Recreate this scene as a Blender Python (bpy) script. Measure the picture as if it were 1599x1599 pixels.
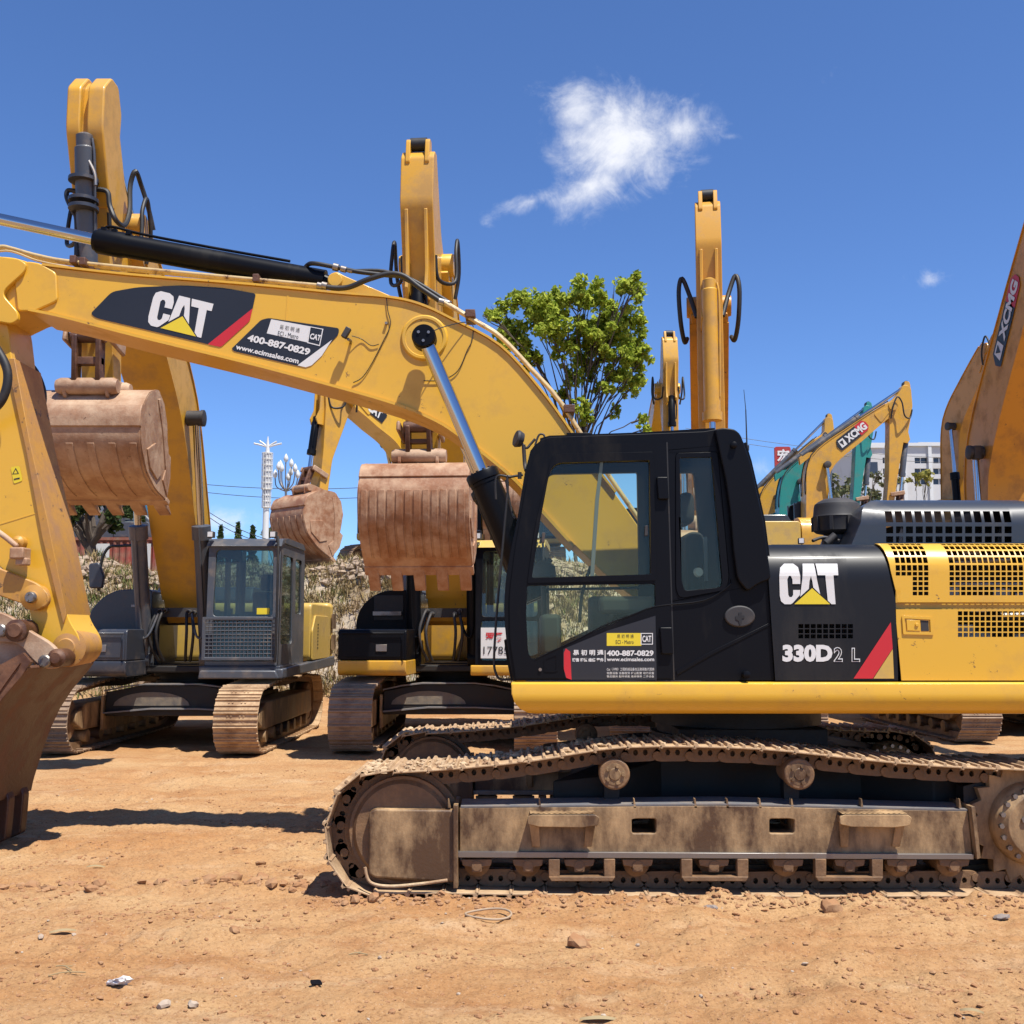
import bpy, bmesh, math, random
import numpy as np
from mathutils import Vector, Matrix, geometry
R = math.radians
for o in list(bpy.data.objects): bpy.data.objects.remove(o)
sc = bpy.context.scene
COL = sc.collection

# ---------------------------------------------------------------- camera
EYE = 1.70; FPX = 1660.0; PITCH = R(6.36)
cam = bpy.data.cameras.new('camera'); cam_o = bpy.data.objects.new('camera', cam); COL.objects.link(cam_o)
cam.sensor_width = 36; cam.lens = 36*FPX/1599; cam.clip_start = .1; cam.clip_end = 6000
cam_o.location = (0, 0, EYE); cam_o.rotation_euler = (R(90)+PITCH, 0, 0)
sc.camera = cam_o
sc.render.resolution_x = 1024; sc.render.resolution_y = 1024

# ---------------------------------------------------------------- sun, sky, exposure
SUN = Vector((0.30, -0.33, 1.0)).normalized()
sl = bpy.data.lights.new('sun', 'SUN'); so = bpy.data.objects.new('sun', sl); COL.objects.link(so)
sl.energy = 5.0; sl.angle = R(.55); sl.color = (1, .955, .88)
so.location = SUN*50; so.rotation_euler = (-SUN).to_track_quat('-Z', 'Y').to_euler()
sc.view_settings.view_transform = 'Standard'; sc.view_settings.look = 'None'
sc.view_settings.exposure = 0.66; sc.view_settings.gamma = 1

W = bpy.data.worlds.new('World'); sc.world = W; W.use_nodes = True
def N(nt, typ, **kw):
    n = nt.nodes.new(typ)
    for k, v in kw.items():
        if k.startswith('i_'): n.inputs[k[2:].replace('_', ' ')].default_value = v
        else: setattr(n, k, v)
    return n
def math_(nt, op, a, b=None, c=None, clamp=False):
    n = nt.nodes.new('ShaderNodeMath'); n.operation = op; n.use_clamp = clamp
    for i, x in enumerate((a, b, c)):
        if x is None: continue
        if isinstance(x, (int, float)): n.inputs[i].default_value = x
        else: nt.links.new(x, n.inputs[i])
    return n.outputs[0]
def build_world():
    nt = W.node_tree; nt.nodes.clear(); L = nt.links.new
    sky = N(nt, 'ShaderNodeTexSky', sky_type='NISHITA', sun_disc=False)
    sky.sun_elevation = math.asin(SUN.z); sky.sun_rotation = math.atan2(SUN.x, SUN.y)
    sky.altitude = 1900; sky.air_density = 1.0; sky.dust_density = .25; sky.ozone_density = 2.2
    tint = N(nt, 'ShaderNodeMix', data_type='RGBA', blend_type='MULTIPLY')
    tint.inputs['Factor'].default_value = 1; tint.inputs['B'].default_value = (.76, 1.0, 1.36, 1)
    L(sky.outputs[0], tint.inputs['A'])
    tc = N(nt, 'ShaderNodeTexCoord'); sp = N(nt, 'ShaderNodeSeparateXYZ'); L(tc.outputs['Generated'], sp.inputs[0])
    x, y, z = sp.outputs
    ys = math_(nt, 'MAXIMUM', y, .05)
    u = math_(nt, 'DIVIDE', x, ys); w = math_(nt, 'DIVIDE', z, ys)
    cb = N(nt, 'ShaderNodeCombineXYZ'); L(u, cb.inputs[0]); L(w, cb.inputs[1])
    def noise(scale, det, off, rough=.6, dist=0.0):
        m = N(nt, 'ShaderNodeMapping'); m.inputs['Location'].default_value = off; L(cb.outputs[0], m.inputs[0])
        n = N(nt, 'ShaderNodeTexNoise'); n.inputs['Scale'].default_value = scale; n.inputs['Detail'].default_value = det
        n.inputs['Roughness'].default_value = rough; n.inputs['Distortion'].default_value = dist
        L(m.outputs[0], n.inputs[0]); return n.outputs[0]
    n1 = noise(17, 10, (5.3, 2.9, 0), .66, .6); n2 = noise(5, 4, (8, 2.2, 0), .5); n3 = noise(55, 6, (1, 5, 0), .62, .3)
    def blob(cu, cw, ru, rw, ang, gain=1.0):
        du = math_(nt, 'SUBTRACT', u, cu); dw = math_(nt, 'SUBTRACT', w, cw)
        c, s = math.cos(ang), math.sin(ang)
        a = math_(nt, 'ADD', math_(nt, 'MULTIPLY', du, c/ru), math_(nt, 'MULTIPLY', dw, s/ru))
        b = math_(nt, 'ADD', math_(nt, 'MULTIPLY', du, -s/rw), math_(nt, 'MULTIPLY', dw, c/rw))
        d = math_(nt, 'SQRT', math_(nt, 'ADD', math_(nt, 'MULTIPLY', a, a), math_(nt, 'MULTIPLY', b, b)))
        return math_(nt, 'MULTIPLY', math_(nt, 'SUBTRACT', 1.0, d, clamp=False), gain)
    def tan_at(px, py):
        a = (px-800)/FPX; b = (800-py)/FPX; yy = math.cos(PITCH)-b*math.sin(PITCH)
        return a/yy, (math.sin(PITCH)+b*math.cos(PITCH))/yy
    blobs = [((975, 220), .105, .075, .2, 1.0), ((905, 170), .06, .05, -.7, .8), ((1060, 205), .06, .045, .4, .75), ((930, 290), .08, .04, .5, .7),
             ((890, 310), .09, .022, .12, .55), ((1010, 290), .06, .03, .2, .5), ((830, 315), .07, .018, .3, .62), ((1140, 213), .022, .007, 0, .3),
             ((1452, 438), .034, .020, 0, .52), ((1500, 442), .03, .008, 0, .2), ((350, 815), .07, .022, 0, .62), ((1195, 735), .04, .022, 0, .4),
             ((440, 822), .05, .015, .0, .5), ((1300, 110), .02, .012, .5, .2)]
    m = None
    for (c, ru, rw, an, g) in blobs:
        cu, cw = tan_at(*c); b = blob(cu, cw, ru, rw, an, g)
        m = b if m is None else math_(nt, 'MAXIMUM', m, b)
    m = math_(nt, 'MAXIMUM', m, -.4)
    nn = math_(nt, 'ADD', math_(nt, 'MULTIPLY', n1, 1.5), math_(nt, 'ADD', math_(nt, 'MULTIPLY', n2, .5), math_(nt, 'MULTIPLY', n3, .55)))
    den = math_(nt, 'ADD', math_(nt, 'MULTIPLY', m, 1.25), math_(nt, 'SUBTRACT', nn, 1.52))
    mr = N(nt, 'ShaderNodeMapRange', interpolation_type='SMOOTHSTEP'); mr.inputs['From Min'].default_value = -.02
    mr.inputs['From Max'].default_value = 1.05; L(den, mr.inputs[0])
    front = math_(nt, 'GREATER_THAN', y, .06)
    fac = math_(nt, 'MULTIPLY', math_(nt, 'MULTIPLY', mr.outputs[0], front), .93)
    mx = N(nt, 'ShaderNodeMix', data_type='RGBA'); L(fac, mx.inputs['Factor']); L(tint.outputs['Result'], mx.inputs['A'])
    mx.inputs['B'].default_value = (7.6, 7.7, 8.1, 1)
    bg = N(nt, 'ShaderNodeBackground'); bg.inputs[1].default_value = .085; L(mx.outputs['Result'], bg.inputs[0])
    out = N(nt, 'ShaderNodeOutputWorld'); L(bg.outputs[0], out.inputs[0])
build_world()

# ---------------------------------------------------------------- helpers
def P(u, v, Y):
    a = (u-800)/FPX; b = (800-v)/FPX
    y = math.cos(PITCH)-b*math.sin(PITCH); z = math.sin(PITCH)+b*math.cos(PITCH)
    t = Y/y
    return Vector((a*t, Y, EYE+z*t))
def tag(o, label=None, cat=None, group=None, kind=None):
    if label: o['label'] = label
    if cat: o['category'] = cat
    if group: o['group'] = group
    if kind: o['kind'] = kind
    return o
def thing(name, label, cat, loc=(0, 0, 0), rz=0, group=None, scale=1):
    o = bpy.data.objects.new(name, None); COL.objects.link(o); o.location = loc; o.rotation_euler = (0, 0, rz)
    o.scale = (scale,)*3; o.empty_display_size = .3
    return tag(o, label, cat, group)

class MB:
    """collects shapes into one mesh"""
    def __init__(s): s.v = []; s.f = []
    def add(s, vs, fs):
        n = len(s.v); s.v += [tuple(p) for p in vs]; s.f += [tuple(i+n for i in f) for f in fs]; return s
    def box(s, x0, x1, y0, y1, z0, z1, M=None):
        vs = [Vector((x, y, z)) for z in (z0, z1) for y in (y0, y1) for x in (x0, x1)]
        if M is not None: vs = [M @ p for p in vs]
        return s.add(vs, [(0, 2, 3, 1), (4, 5, 7, 6), (0, 1, 5, 4), (2, 6, 7, 3), (0, 4, 6, 2), (1, 3, 7, 5)])
    def poly(s, outer, holes, fr, d):
        """prism: outer/holes lists of 2D pts, fr maps 2D->3D, d extrusion vector"""
        loops = [outer]+list(holes or []); d = Vector(d)
        flat = [p for l in loops for p in l]; n = len(flat)
        front = [Vector(fr(*p)) for p in flat]
        if len(loops) == 1: tris = [tuple(range(n))]
        else: tris = [tuple(t) for t in geometry.tessellate_polygon([[Vector((p[0], p[1], 0)) for p in l] for l in loops])]
        vs = front+[p+d for p in front]
        fs = list(tris)+[tuple(i+n for i in reversed(t)) for t in tris]
        k = 0
        for l in loops:
            m = len(l)
            for i in range(m):
                a, b = k+i, k+(i+1) % m; fs.append((a, a+n, b+n, b))
            k += m
        return s.add(vs, fs)
    def cyl(s, a, b, r0, r1=None, n=20, cap=True):
        a = Vector(a); b = Vector(b); r1 = r0 if r1 is None else r1; d = (b-a).normalized()
        x = d.orthogonal().normalized(); y = d.cross(x); vs = []
        for c, r in ((a, r0), (b, r1)):
            vs += [c+(x*math.cos(2*math.pi*i/n)+y*math.sin(2*math.pi*i/n))*r for i in range(n)]
        fs = [(i, (i+1) % n, n+(i+1) % n, n+i) for i in range(n)]
        if cap: fs += [tuple(range(n-1, -1, -1)), tuple(range(n, 2*n))]
        return s.add(vs, fs)
    def rings(s, a, d, prof, n=28):
        """lathe: prof list of (dist along d, radius)"""
        a = Vector(a); d = Vector(d).normalized(); x = d.orthogonal().normalized(); y = d.cross(x); vs = []; m = len(prof)
        for t, r in prof: vs += [a+d*t+(x*math.cos(2*math.pi*i/n)+y*math.sin(2*math.pi*i/n))*max(r, 1e-4) for i in range(n)]
        fs = [(k*n+i, k*n+(i+1) % n, (k+1)*n+(i+1) % n, (k+1)*n+i) for k in range(m-1) for i in range(n)]
        fs += [tuple(range(n-1, -1, -1)), tuple(range((m-1)*n, m*n))]
        return s.add(vs, fs)
    def tube(s, pts, r, n=10, smooth=6, closed=False):
        pts = [Vector(p) for p in pts]
        if smooth and len(pts) > 2:
            q = []; m = len(pts)
            for i in range(m if closed else m-1):
                if closed: p0, p1, p2, p3 = pts[i-1], pts[i], pts[(i+1) % m], pts[(i+2) % m]
                else: p0, p1, p2, p3 = pts[max(i-1, 0)], pts[i], pts[i+1], pts[min(i+2, m-1)]
                for k in range(smooth):
                    t = k/smooth
                    q.append(.5*((2*p1)+(p2-p0)*t+(2*p0-5*p1+4*p2-p3)*t*t+(3*p1-p0-3*p2+p3)*t**3))
            if not closed: q.append(pts[-1])
            pts = q
        m = len(pts); vs = []; prev = None
        for i, p in enumerate(pts):
            if closed: d = (pts[(i+1) % m]-pts[i-1]).normalized()
            else: d = (pts[min(i+1, m-1)]-pts[max(i-1, 0)]).normalized()
            x = d.orthogonal().normalized() if prev is None else (prev-d*prev.dot(d)).normalized()
            prev = x; y = d.cross(x)
            vs += [p+(x*math.cos(2*math.pi*k/n)+y*math.sin(2*math.pi*k/n))*r for k in range(n)]
        fs = [(i*n+k, i*n+(k+1) % n, (i+1) % m*n+(k+1) % n, (i+1) % m*n+k) for i in range(m if closed else m-1) for k in range(n)]
        if not closed: fs += [tuple(range(n-1, -1, -1)), tuple(range((m-1)*n, m*n))]
        return s.add(vs, fs)
    def sheet(s, rows, skip=None):
        """rows: list of lists of 3D pts -> quads"""
        m = len(rows[0]); vs = [p for r in rows for p in r]
        fs = [(i*m+j, i*m+j+1, (i+1)*m+j+1, (i+1)*m+j) for i in range(len(rows)-1) for j in range(m-1) if not (skip and skip(i, j))]
        return s.add(vs, fs)
    def islands(s):
        par = list(range(len(s.v)))
        def fd(i):
            while par[i] != i: par[i] = par[par[i]]; i = par[i]
            return i
        for f in s.f:
            for k in f[1:]: par[fd(f[0])] = fd(k)
        g = {}
        for f in s.f: g.setdefault(fd(f[0]), []).append(f)
        out = []
        for fs in g.values():
            q = MB(); mp = {}
            for f in fs:
                for k in f:
                    if k not in mp: mp[k] = len(q.v); q.v.append(s.v[k])
            q.f = [tuple(mp[k] for k in f) for f in fs]; out.append(q)
        return out
    def build(s, name, m, parent=None, bevel=0, seg=2, solid=0, smooth=True, ang=38, off=None, fix=True, split=False):
        if split:
            rs = s.islands()
            if len(rs) > 1: return [q.build(name, m, parent, bevel, seg, solid, smooth, ang, off, fix) for q in rs][0]
        me = bpy.data.meshes.new(name)
        o0 = Vector(off) if off is not None else (Vector(parent['_o']) if parent is not None and '_o' in parent else Vector((0, 0, 0)))
        me.from_pydata([tuple(Vector(p)-o0) for p in s.v], [], s.f); me.validate()
        if fix:
            bm = bmesh.new(); bm.from_mesh(me); bmesh.ops.recalc_face_normals(bm, faces=bm.faces); bm.to_mesh(me); bm.free()
        if smooth:
            me.polygons.foreach_set('use_smooth', [True]*len(me.polygons)); me.set_sharp_from_angle(angle=R(ang))
        me.materials.append(m)
        o = bpy.data.objects.new(name, me); COL.objects.link(o)
        if parent is not None:
            o.parent = parent
            if '_o' in parent: o['_o'] = parent['_o']
        if solid:
            q = o.modifiers.new('solid', 'SOLIDIFY'); q.thickness = solid; q.offset = 0
            q = o.modifiers.new('sharp', 'EDGE_SPLIT'); q.split_angle = R(40)
        if bevel:
            q = o.modifiers.new('bevel', 'BEVEL'); q.width = bevel; q.segments = seg; q.limit_method = 'ANGLE'; q.angle_limit = R(38)
            q.harden_normals = False
        return o
def arc(cx, cy, r, a0, a1, n=8, ry=None):
    ry = r if ry is None else ry
    return [(cx+r*math.cos(R(a0+(a1-a0)*i/n)), cy+ry*math.sin(R(a0+(a1-a0)*i/n))) for i in range(n+1)]
def rounded(pts, r, n=5):
    """round the corners of a 2D polygon; r scalar or list"""
    out = []; m = len(pts)
    for i in range(m):
        rr = r[i] if isinstance(r, (list, tuple)) else r
        p = Vector(pts[i]); a = Vector(pts[i-1]); b = Vector(pts[(i+1) % m])
        if rr <= 0: out.append(tuple(p)); continue
        da = (a-p); db = (b-p); ra = min(rr, da.length*.45); rb = min(rr, db.length*.45)
        A = p+da.normalized()*ra; B = p+db.normalized()*rb
        for k in range(n+1):
            t = k/n; out.append(tuple(A*(1-t)**2+p*2*t*(1-t)+B*t*t))
    return out
def smooth2(pts, n=4, closed=False):
    out = []; m = len(pts); pts = [Vector(p) for p in pts]
    for i in range(m if closed else m-1):
        if closed: p0, p1, p2, p3 = pts[i-1], pts[i], pts[(i+1) % m], pts[(i+2) % m]
        else: p0, p1, p2, p3 = pts[max(i-1, 0)], pts[i], pts[i+1], pts[min(i+2, m-1)]
        for k in range(n):
            t = k/n; out.append(tuple(.5*((2*p1)+(p2-p0)*t+(2*p0-5*p1+4*p2-p3)*t*t+(3*p1-p0-3*p2+p3)*t**3)))
    if not closed: out.append(tuple(pts[-1]))
    return out

# ---------------------------------------------------------------- materials
def mat(name, col, rough=.5, metal=0, dirt=None, damt=.0, dscale=3., bump=0, bscale=40., var=.0, coat=0, streak=0, spec=.5, chips=None, camt=0):
    k_ = .76; col = tuple(c*k_ for c in col); dirt = dirt and tuple(c*k_ for c in dirt); chips = chips and tuple(c*k_ for c in chips)
    m = bpy.data.materials.new(name); m.use_nodes = True; nt = m.node_tree; L = nt.links.new
    b = nt.nodes['Principled BSDF']; b.inputs['Roughness'].default_value = rough; b.inputs['Metallic'].default_value = metal
    b.inputs['Coat Weight'].default_value = coat; b.inputs['Coat Roughness'].default_value = .12
    b.inputs['Specular IOR Level'].default_value = spec
    tc = N(nt, 'ShaderNodeTexCoord'); src = tc.outputs['Object']
    if streak:
        mp = N(nt, 'ShaderNodeMapping'); mp.inputs['Scale'].default_value = (1, 1, streak); L(src, mp.inputs[0]); dsrc = mp.outputs[0]
    else: dsrc = src
    def noise(s, d, r=.55, so=src):
        n = N(nt, 'ShaderNodeTexNoise'); n.inputs['Scale'].default_value = s; n.inputs['Detail'].default_value = d
        n.inputs['Roughness'].default_value = r; L(so, n.inputs[0]); return n.outputs[0]
    cur = None
    def rgb(c): 
        q = N(nt, 'ShaderNodeRGB'); q.outputs[0].default_value = (*c, 1); return q.outputs[0]
    cur = rgb(col)
    def mixc(f, a, c, bt='MIX'):
        x = N(nt, 'ShaderNodeMix', data_type='RGBA', blend_type=bt); L(f, x.inputs['Factor']); L(a, x.inputs['A'])
        if isinstance(c, tuple): x.inputs['B'].default_value = (*c, 1)
        else: L(c, x.inputs['B'])
        return x.outputs['Result']
    def ramp(x, lo, hi, gain=1.):
        r = N(nt, 'ShaderNodeMapRange'); r.inputs['From Min'].default_value = lo; r.inputs['From Max'].default_value = hi
        r.inputs['To Max'].default_value = gain; L(x, r.inputs[0]); return r.outputs[0]
    if var:
        n = noise(1.7, 5, .6); cur = mixc(ramp(n, .35, .7, var), cur, tuple(c*.55 for c in col))
        n = noise(23, 3, .6); cur = mixc(ramp(n, .45, .75, var*.7), cur, tuple(min(1, c*1.25) for c in col))
    rsrc = None
    if dirt is not None and damt:
        a = noise(dscale, 8, .68, dsrc); f = ramp(a, .62-.28*damt, .72-.1*damt, min(1., .35+damt*.6))
        cur = mixc(f, cur, dirt)
        rr = N(nt, 'ShaderNodeMapRange'); rr.inputs['To Min'].default_value = rough; rr.inputs['To Max'].default_value = .85; L(f, rr.inputs[0]); L(rr.outputs[0], b.inputs['Roughness'])
    if chips is not None:
        a = noise(9, 10, .75); f = ramp(a, .66-.1*camt, .68-.1*camt, 1); cur = mixc(f, cur, chips)
    L(cur, b.inputs['Base Color'])
    if bump:
        bn = N(nt, 'ShaderNodeBump'); bn.inputs['Strength'].default_value = bump; bn.inputs['Distance'].default_value = .01
        L(noise(bscale, 6, .65), bn.inputs['Height']); L(bn.outputs[0], b.inputs['Normal'])
    return m
DUST = (.50, .33, .20)
M = {}
M['yellow'] = mat('yellow_paint', (.83, .47, .038), .36, dirt=(.58, .33, .07), damt=.35, dscale=2.2, bump=.03, bscale=18, coat=.15, chips=(.2, .1, .04), camt=.25)
M['yellow_worn'] = mat('yellow_paint_worn', (.58, .29, .045), .5, dirt=(.38, .20, .10), damt=.75, dscale=4, bump=.1, bscale=30, chips=(.16, .09, .05), camt=.5)
M['yellow_b'] = mat('yellow_paint_fresh', (.74, .39, .03), .42, dirt=(.46, .26, .08), damt=.6, dscale=3, coat=.2, bump=.02)
M['yellow_pale'] = mat('yellow_paint_pale', (.66, .43, .09), .42, dirt=(.45, .3, .14), damt=.45, dscale=3, coat=.1)
M['orange_light'] = mat('orange_yellow_paint', (.68, .34, .025), .42, dirt=(.40, .2, .05), damt=.45, dscale=2.5, coat=.15)
M['orange'] = mat('orange_paint', (.70, .31, .02), .42, dirt=(.33, .15, .04), damt=.5, dscale=2.5, coat=.15, chips=(.1, .05, .03), camt=.2)
M['teal'] = mat('teal_paint', (.03, .30, .26), .4, dirt=(.1, .2, .17), damt=.4, dscale=3, coat=.2)
M['black'] = mat('black_paint', (.005, .0055, .008), .38, dirt=(.025, .023, .021), damt=.3, dscale=2.0, streak=.25, spec=.13, coat=.0, bump=.015, bscale=14)
M['black_gloss'] = mat('black_panel_paint', (.006, .007, .010), .46, dirt=(.03, .027, .025), damt=.3, dscale=2.0, streak=.25, spec=.3, coat=.05, bump=.01, bscale=14)
M['black_hood'] = mat('dark_hood_paint', (.030, .036, .046), .4, dirt=(.08, .07, .06), damt=.3, dscale=2.5, coat=.3)
M['decal_black'] = mat('decal_black', (.018, .020, .026), .4, var=.3)
M['decal_white'] = mat('decal_white', (.80, .80, .78), .5)
M['decal_red'] = mat('decal_red', (.62, .02, .03), .45)
M['decal_yellow'] = mat('decal_yellow', (.85, .66, .03), .45)
M['grey'] = mat('grey_paint', (.075, .083, .10), .42, dirt=(.25, .19, .14), damt=.4, dscale=3, coat=.1)
M['greydark'] = mat('grey_paint_dark', (.035, .040, .055), .4, dirt=(.16, .12, .09), damt=.35, dscale=3, coat=.15)
M['chrome'] = mat('chrome', (.62, .64, .67), .16, 1.0)
M['steel'] = mat('bare_steel', (.35, .33, .31), .4, .9, dirt=(.3, .2, .12), damt=.5)
M['pale_grey'] = mat('pale_grey_paint', (.33, .38, .38), .45, dirt=(.3, .26, .2), damt=.5, dscale=2.5)
M['rubber'] = mat('black_rubber', (.014, .014, .015), .55, dirt=(.08, .06, .045), damt=.35)
M['plastic'] = mat('dark_plastic', (.035, .033, .034), .6, dirt=(.12, .09, .07), damt=.45)
M['pale_pipe'] = mat('pale_pipe_paint', (.62, .46, .22), .4, dirt=(.22, .1, .05), damt=.5, dscale=9, chips=(.12, .06, .04), camt=.6)
M['mud'] = mat('dried_mud', (.68, .51, .31), .9, dirt=(.30, .15, .07), damt=.8, dscale=6, bump=.6, bscale=60, var=.4)
M['shoe'] = mat('track_steel_muddy', (.62, .42, .235), .75, dirt=(.26, .13, .06), damt=.75, dscale=5, bump=.5, bscale=45, var=.5)
M['link'] = mat('track_link_steel', (.19, .105, .05), .6, dirt=(.36, .20, .09), damt=.6, dscale=7, bump=.4, bscale=50)
M['frame'] = mat('track_frame_dusty', (.10, .05, .022), .5, dirt=(.66, .43, .21), damt=.75, dscale=3.2, streak=.45, bump=.25, bscale=35, var=.3)
M['frame_top'] = mat('track_frame_top', (.19, .19, .20), .42, dirt=(.3, .24, .18), damt=.7, dscale=5, bump=.15)
M['shoe_grey'] = mat('track_shoe_grey', (.38, .26, .165), .65, dirt=(.2, .12, .08), damt=.7, dscale=5, bump=.3)
M['darksteel'] = mat('shade_dark_steel', (.012, .010, .009), .6, dirt=(.05, .03, .018), damt=.5, dscale=5, bump=.2)  # near-black base puts the deep shade under and inside the machines into the colour
M['bucket'] = mat('bucket_rusty_steel', (.40, .22, .12), .55, dirt=(.62, .44, .29), damt=.75, dscale=3.5, bump=.35, bscale=28, var=.5, chips=(.13, .06, .035), camt=.3)
M['bucket_rust'] = mat('bucket_red_rust', (.37, .16, .07), .5, dirt=(.62, .41, .26), damt=.8, dscale=3.5, bump=.35, bscale=28, var=.5)
M['bucket_dark'] = mat('bucket_dark_steel', (.085, .032, .015), .45, dirt=(.26, .12, .06), damt=.6, dscale=4, bump=.3, bscale=30, var=.4)
M['seat'] = mat('seat_fabric', (.02, .02, .022), .9)
M['interior'] = mat('cab_interior', (.10, .10, .105), .7)
M['white'] = mat('white_paint', (.78, .78, .76), .5, var=.1)
M['white_dirty'] = mat('white_wall', (.66, .65, .64), .8, dirt=(.5, .47, .42), damt=.4, dscale=.3)
M['window'] = mat('window_dark_glass', (.05, .06, .08), .15)
M['red'] = mat('red_paint', (.45, .03, .025), .5, dirt=(.3, .12, .08), damt=.5)
M['red_old'] = mat('weathered_red_paint', (.33, .05, .035), .7, dirt=(.32, .19, .13), damt=.9, dscale=2)
M['lamp'] = mat('lamp_glass', (.8, .82, .84), .2, coat=.5)
M['bark'] = mat('bark', (.10, .075, .055), .9, bump=.6, bscale=30)
M['rock'] = mat('pale_rock', (.52, .42, .32), .9, dirt=(.36, .26, .19), damt=.7, bump=.4, bscale=12)
M['stone'] = mat('grey_stone', (.30, .25, .22), .9, bump=.4, bscale=60)
M['bank_rock'] = mat('bank_rock', (.42, .32, .23), .9, dirt=(.34, .23, .14), damt=.7, bump=.4, bscale=12)
M['clod'] = mat('soil_clod', (.38, .19, .085), .95, dirt=(.50, .31, .16), damt=.55, dscale=4, bump=.5, bscale=90)
M['twig'] = mat('dry_twig', (.36, .27, .14), .9)
def leafmat(name, a, b, trans=.35):
    m = bpy.data.materials.new(name); m.use_nodes = True; nt = m.node_tree; L = nt.links.new; nt.nodes.clear()
    g = N(nt, 'ShaderNodeNewGeometry'); r = N(nt, 'ShaderNodeValToRGB'); L(g.outputs['Random Per Island'], r.inputs[0])
    r.color_ramp.elements[0].color = (*a, 1); r.color_ramp.elements[1].color = (*b, 1)
    d = N(nt, 'ShaderNodeBsdfDiffuse'); t = N(nt, 'ShaderNodeBsdfTranslucent'); mx = N(nt, 'ShaderNodeMixShader'); mx.inputs[0].default_value = trans
    L(r.outputs[0], d.inputs[0]); L(r.outputs[0], t.inputs[0]); L(d.outputs[0], mx.inputs[1]); L(t.outputs[0], mx.inputs[2])
    o = N(nt, 'ShaderNodeOutputMaterial'); L(mx.outputs[0], o.inputs[0]); return m
M['leaf'] = leafmat('leaf_green', (.16, .23, .02), (.52, .58, .10), .6)
M['leaf_dark'] = leafmat('leaf_dark', (.03, .05, .018), (.09, .12, .045), .25)
M['leaf_dull'] = leafmat('leaf_dull', (.07, .09, .045), (.20, .19, .10), .25)
M['leaf_gold'] = leafmat('leaf_gold', (.16, .16, .04), (.34, .30, .08), .3)
M['grass'] = leafmat('dry_grass', (.17, .12, .055), (.42, .32, .16), .3)
M['grass_g'] = leafmat('green_weeds', (.07, .10, .03), (.22, .23, .09), .3)
def glassmat(name, tint, base=.0, dust=.012):
    m = bpy.data.materials.new(name); m.use_nodes = True; nt = m.node_tree; L = nt.links.new; nt.nodes.clear()
    tr = N(nt, 'ShaderNodeBsdfTransparent'); tr.inputs[0].default_value = (*tint, 1)
    gl = N(nt, 'ShaderNodeBsdfGlossy'); gl.inputs['Roughness'].default_value = .03
    fr = N(nt, 'ShaderNodeFresnel'); fr.inputs[0].default_value = 1.5
    mx = N(nt, 'ShaderNodeMixShader'); L(math_(nt, 'MULTIPLY_ADD', fr.outputs[0], .55, base), mx.inputs[0]); L(tr.outputs[0], mx.inputs[1]); L(gl.outputs[0], mx.inputs[2])
    df = N(nt, 'ShaderNodeBsdfDiffuse'); df.inputs[0].default_value = (.5, .5, .45, 1)
    tc = N(nt, 'ShaderNodeTexCoord'); n = N(nt, 'ShaderNodeTexNoise'); n.inputs['Scale'].default_value = 3; n.inputs['Detail'].default_value = 8; L(tc.outputs['Object'], n.inputs[0])
    m2 = N(nt, 'ShaderNodeMixShader'); L(math_(nt, 'MULTIPLY', n.outputs[0], dust*2), m2.inputs[0]); L(mx.outputs[0], m2.inputs[1]); L(df.outputs[0], m2.inputs[2])
    o = N(nt, 'ShaderNodeOutputMaterial'); L(m2.outputs[0], o.inputs[0]); return m
M['glass'] = glassmat('cab_glass', (.86, .93, .84))
M['glass_far'] = glassmat('cab_glass_dark', (.42, .55, .52), .03, .03)

# ---------------------------------------------------------------- lettering
def text_mb(body, mapper, bold=0.0, shear=0):
    cu = bpy.data.curves.new('lettering', 'FONT'); cu.body = body; cu.offset = bold; cu.resolution_u = 3; cu.shear = shear
    o = bpy.data.objects.new('lettering', cu); COL.objects.link(o)
    me = bpy.data.meshes.new_from_object(o); bpy.data.objects.remove(o)
    xs = [v.co.x for v in me.vertices]; ys = [v.co.y for v in me.vertices]
    mb = MB()
    if xs:
        x0, x1, y0, y1 = min(xs), max(xs), min(ys), max(ys)
        mb.add([mapper((v.co.x-x0)/(x1-x0), (v.co.y-y0)/(y1-y0)) for v in me.vertices], [tuple(p.vertices) for p in me.polygons])
    return mb
def quad_px(bl, br, tl, Y):
    return lambda a, b: P(bl[0]+(br[0]-bl[0])*a+(tl[0]-bl[0])*b, bl[1]+(br[1]-bl[1])*a+(tl[1]-bl[1])*b, Y)
def lettering(body, mp, mt, parent, bold=0., shear=0, name='lettering'):
    return text_mb(body, mp, bold, shear).build(name, mt, parent, smooth=False, fix=False)
LC = [(205, 590), (212, 562), (238, 547), (290, 547), (316, 560), (326, 590), (326, 628), (282, 628), (281, 602), (272, 590), (260, 590), (251, 602), (257, 690), (264, 702), (277, 702), (285, 690), (285, 662), (326, 662), (324, 690), (283, 735), (272, 742), (236, 742), (215, 726), (208, 696)]
LA = [(345, 547), (410, 547), (442, 686), (402, 648), (396, 610), (388, 590), (380, 610), (376, 655), (326, 700)]
LT = [(420, 547), (547, 547), (547, 588), (519, 588), (531, 742), (508, 742), (486, 722), (472, 588), (428, 588)]
LTri = [(292, 742), (395, 652), (500, 742)]
def logo(mp, parent):
    f = lambda x, y: mp((x-205)/342, (742-y)/195)
    mb = MB()
    for l in (LC, LA, LT): mb.add([f(*p) for p in l], [tuple(range(len(l)))])
    mb.build('lettering', M['decal_white'], parent, smooth=False, fix=False)
    MB().add([f(*p) for p in LTri], [(0, 1, 2)]).build('logo_triangle', M['decal_yellow'], parent, smooth=False, fix=False)
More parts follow.
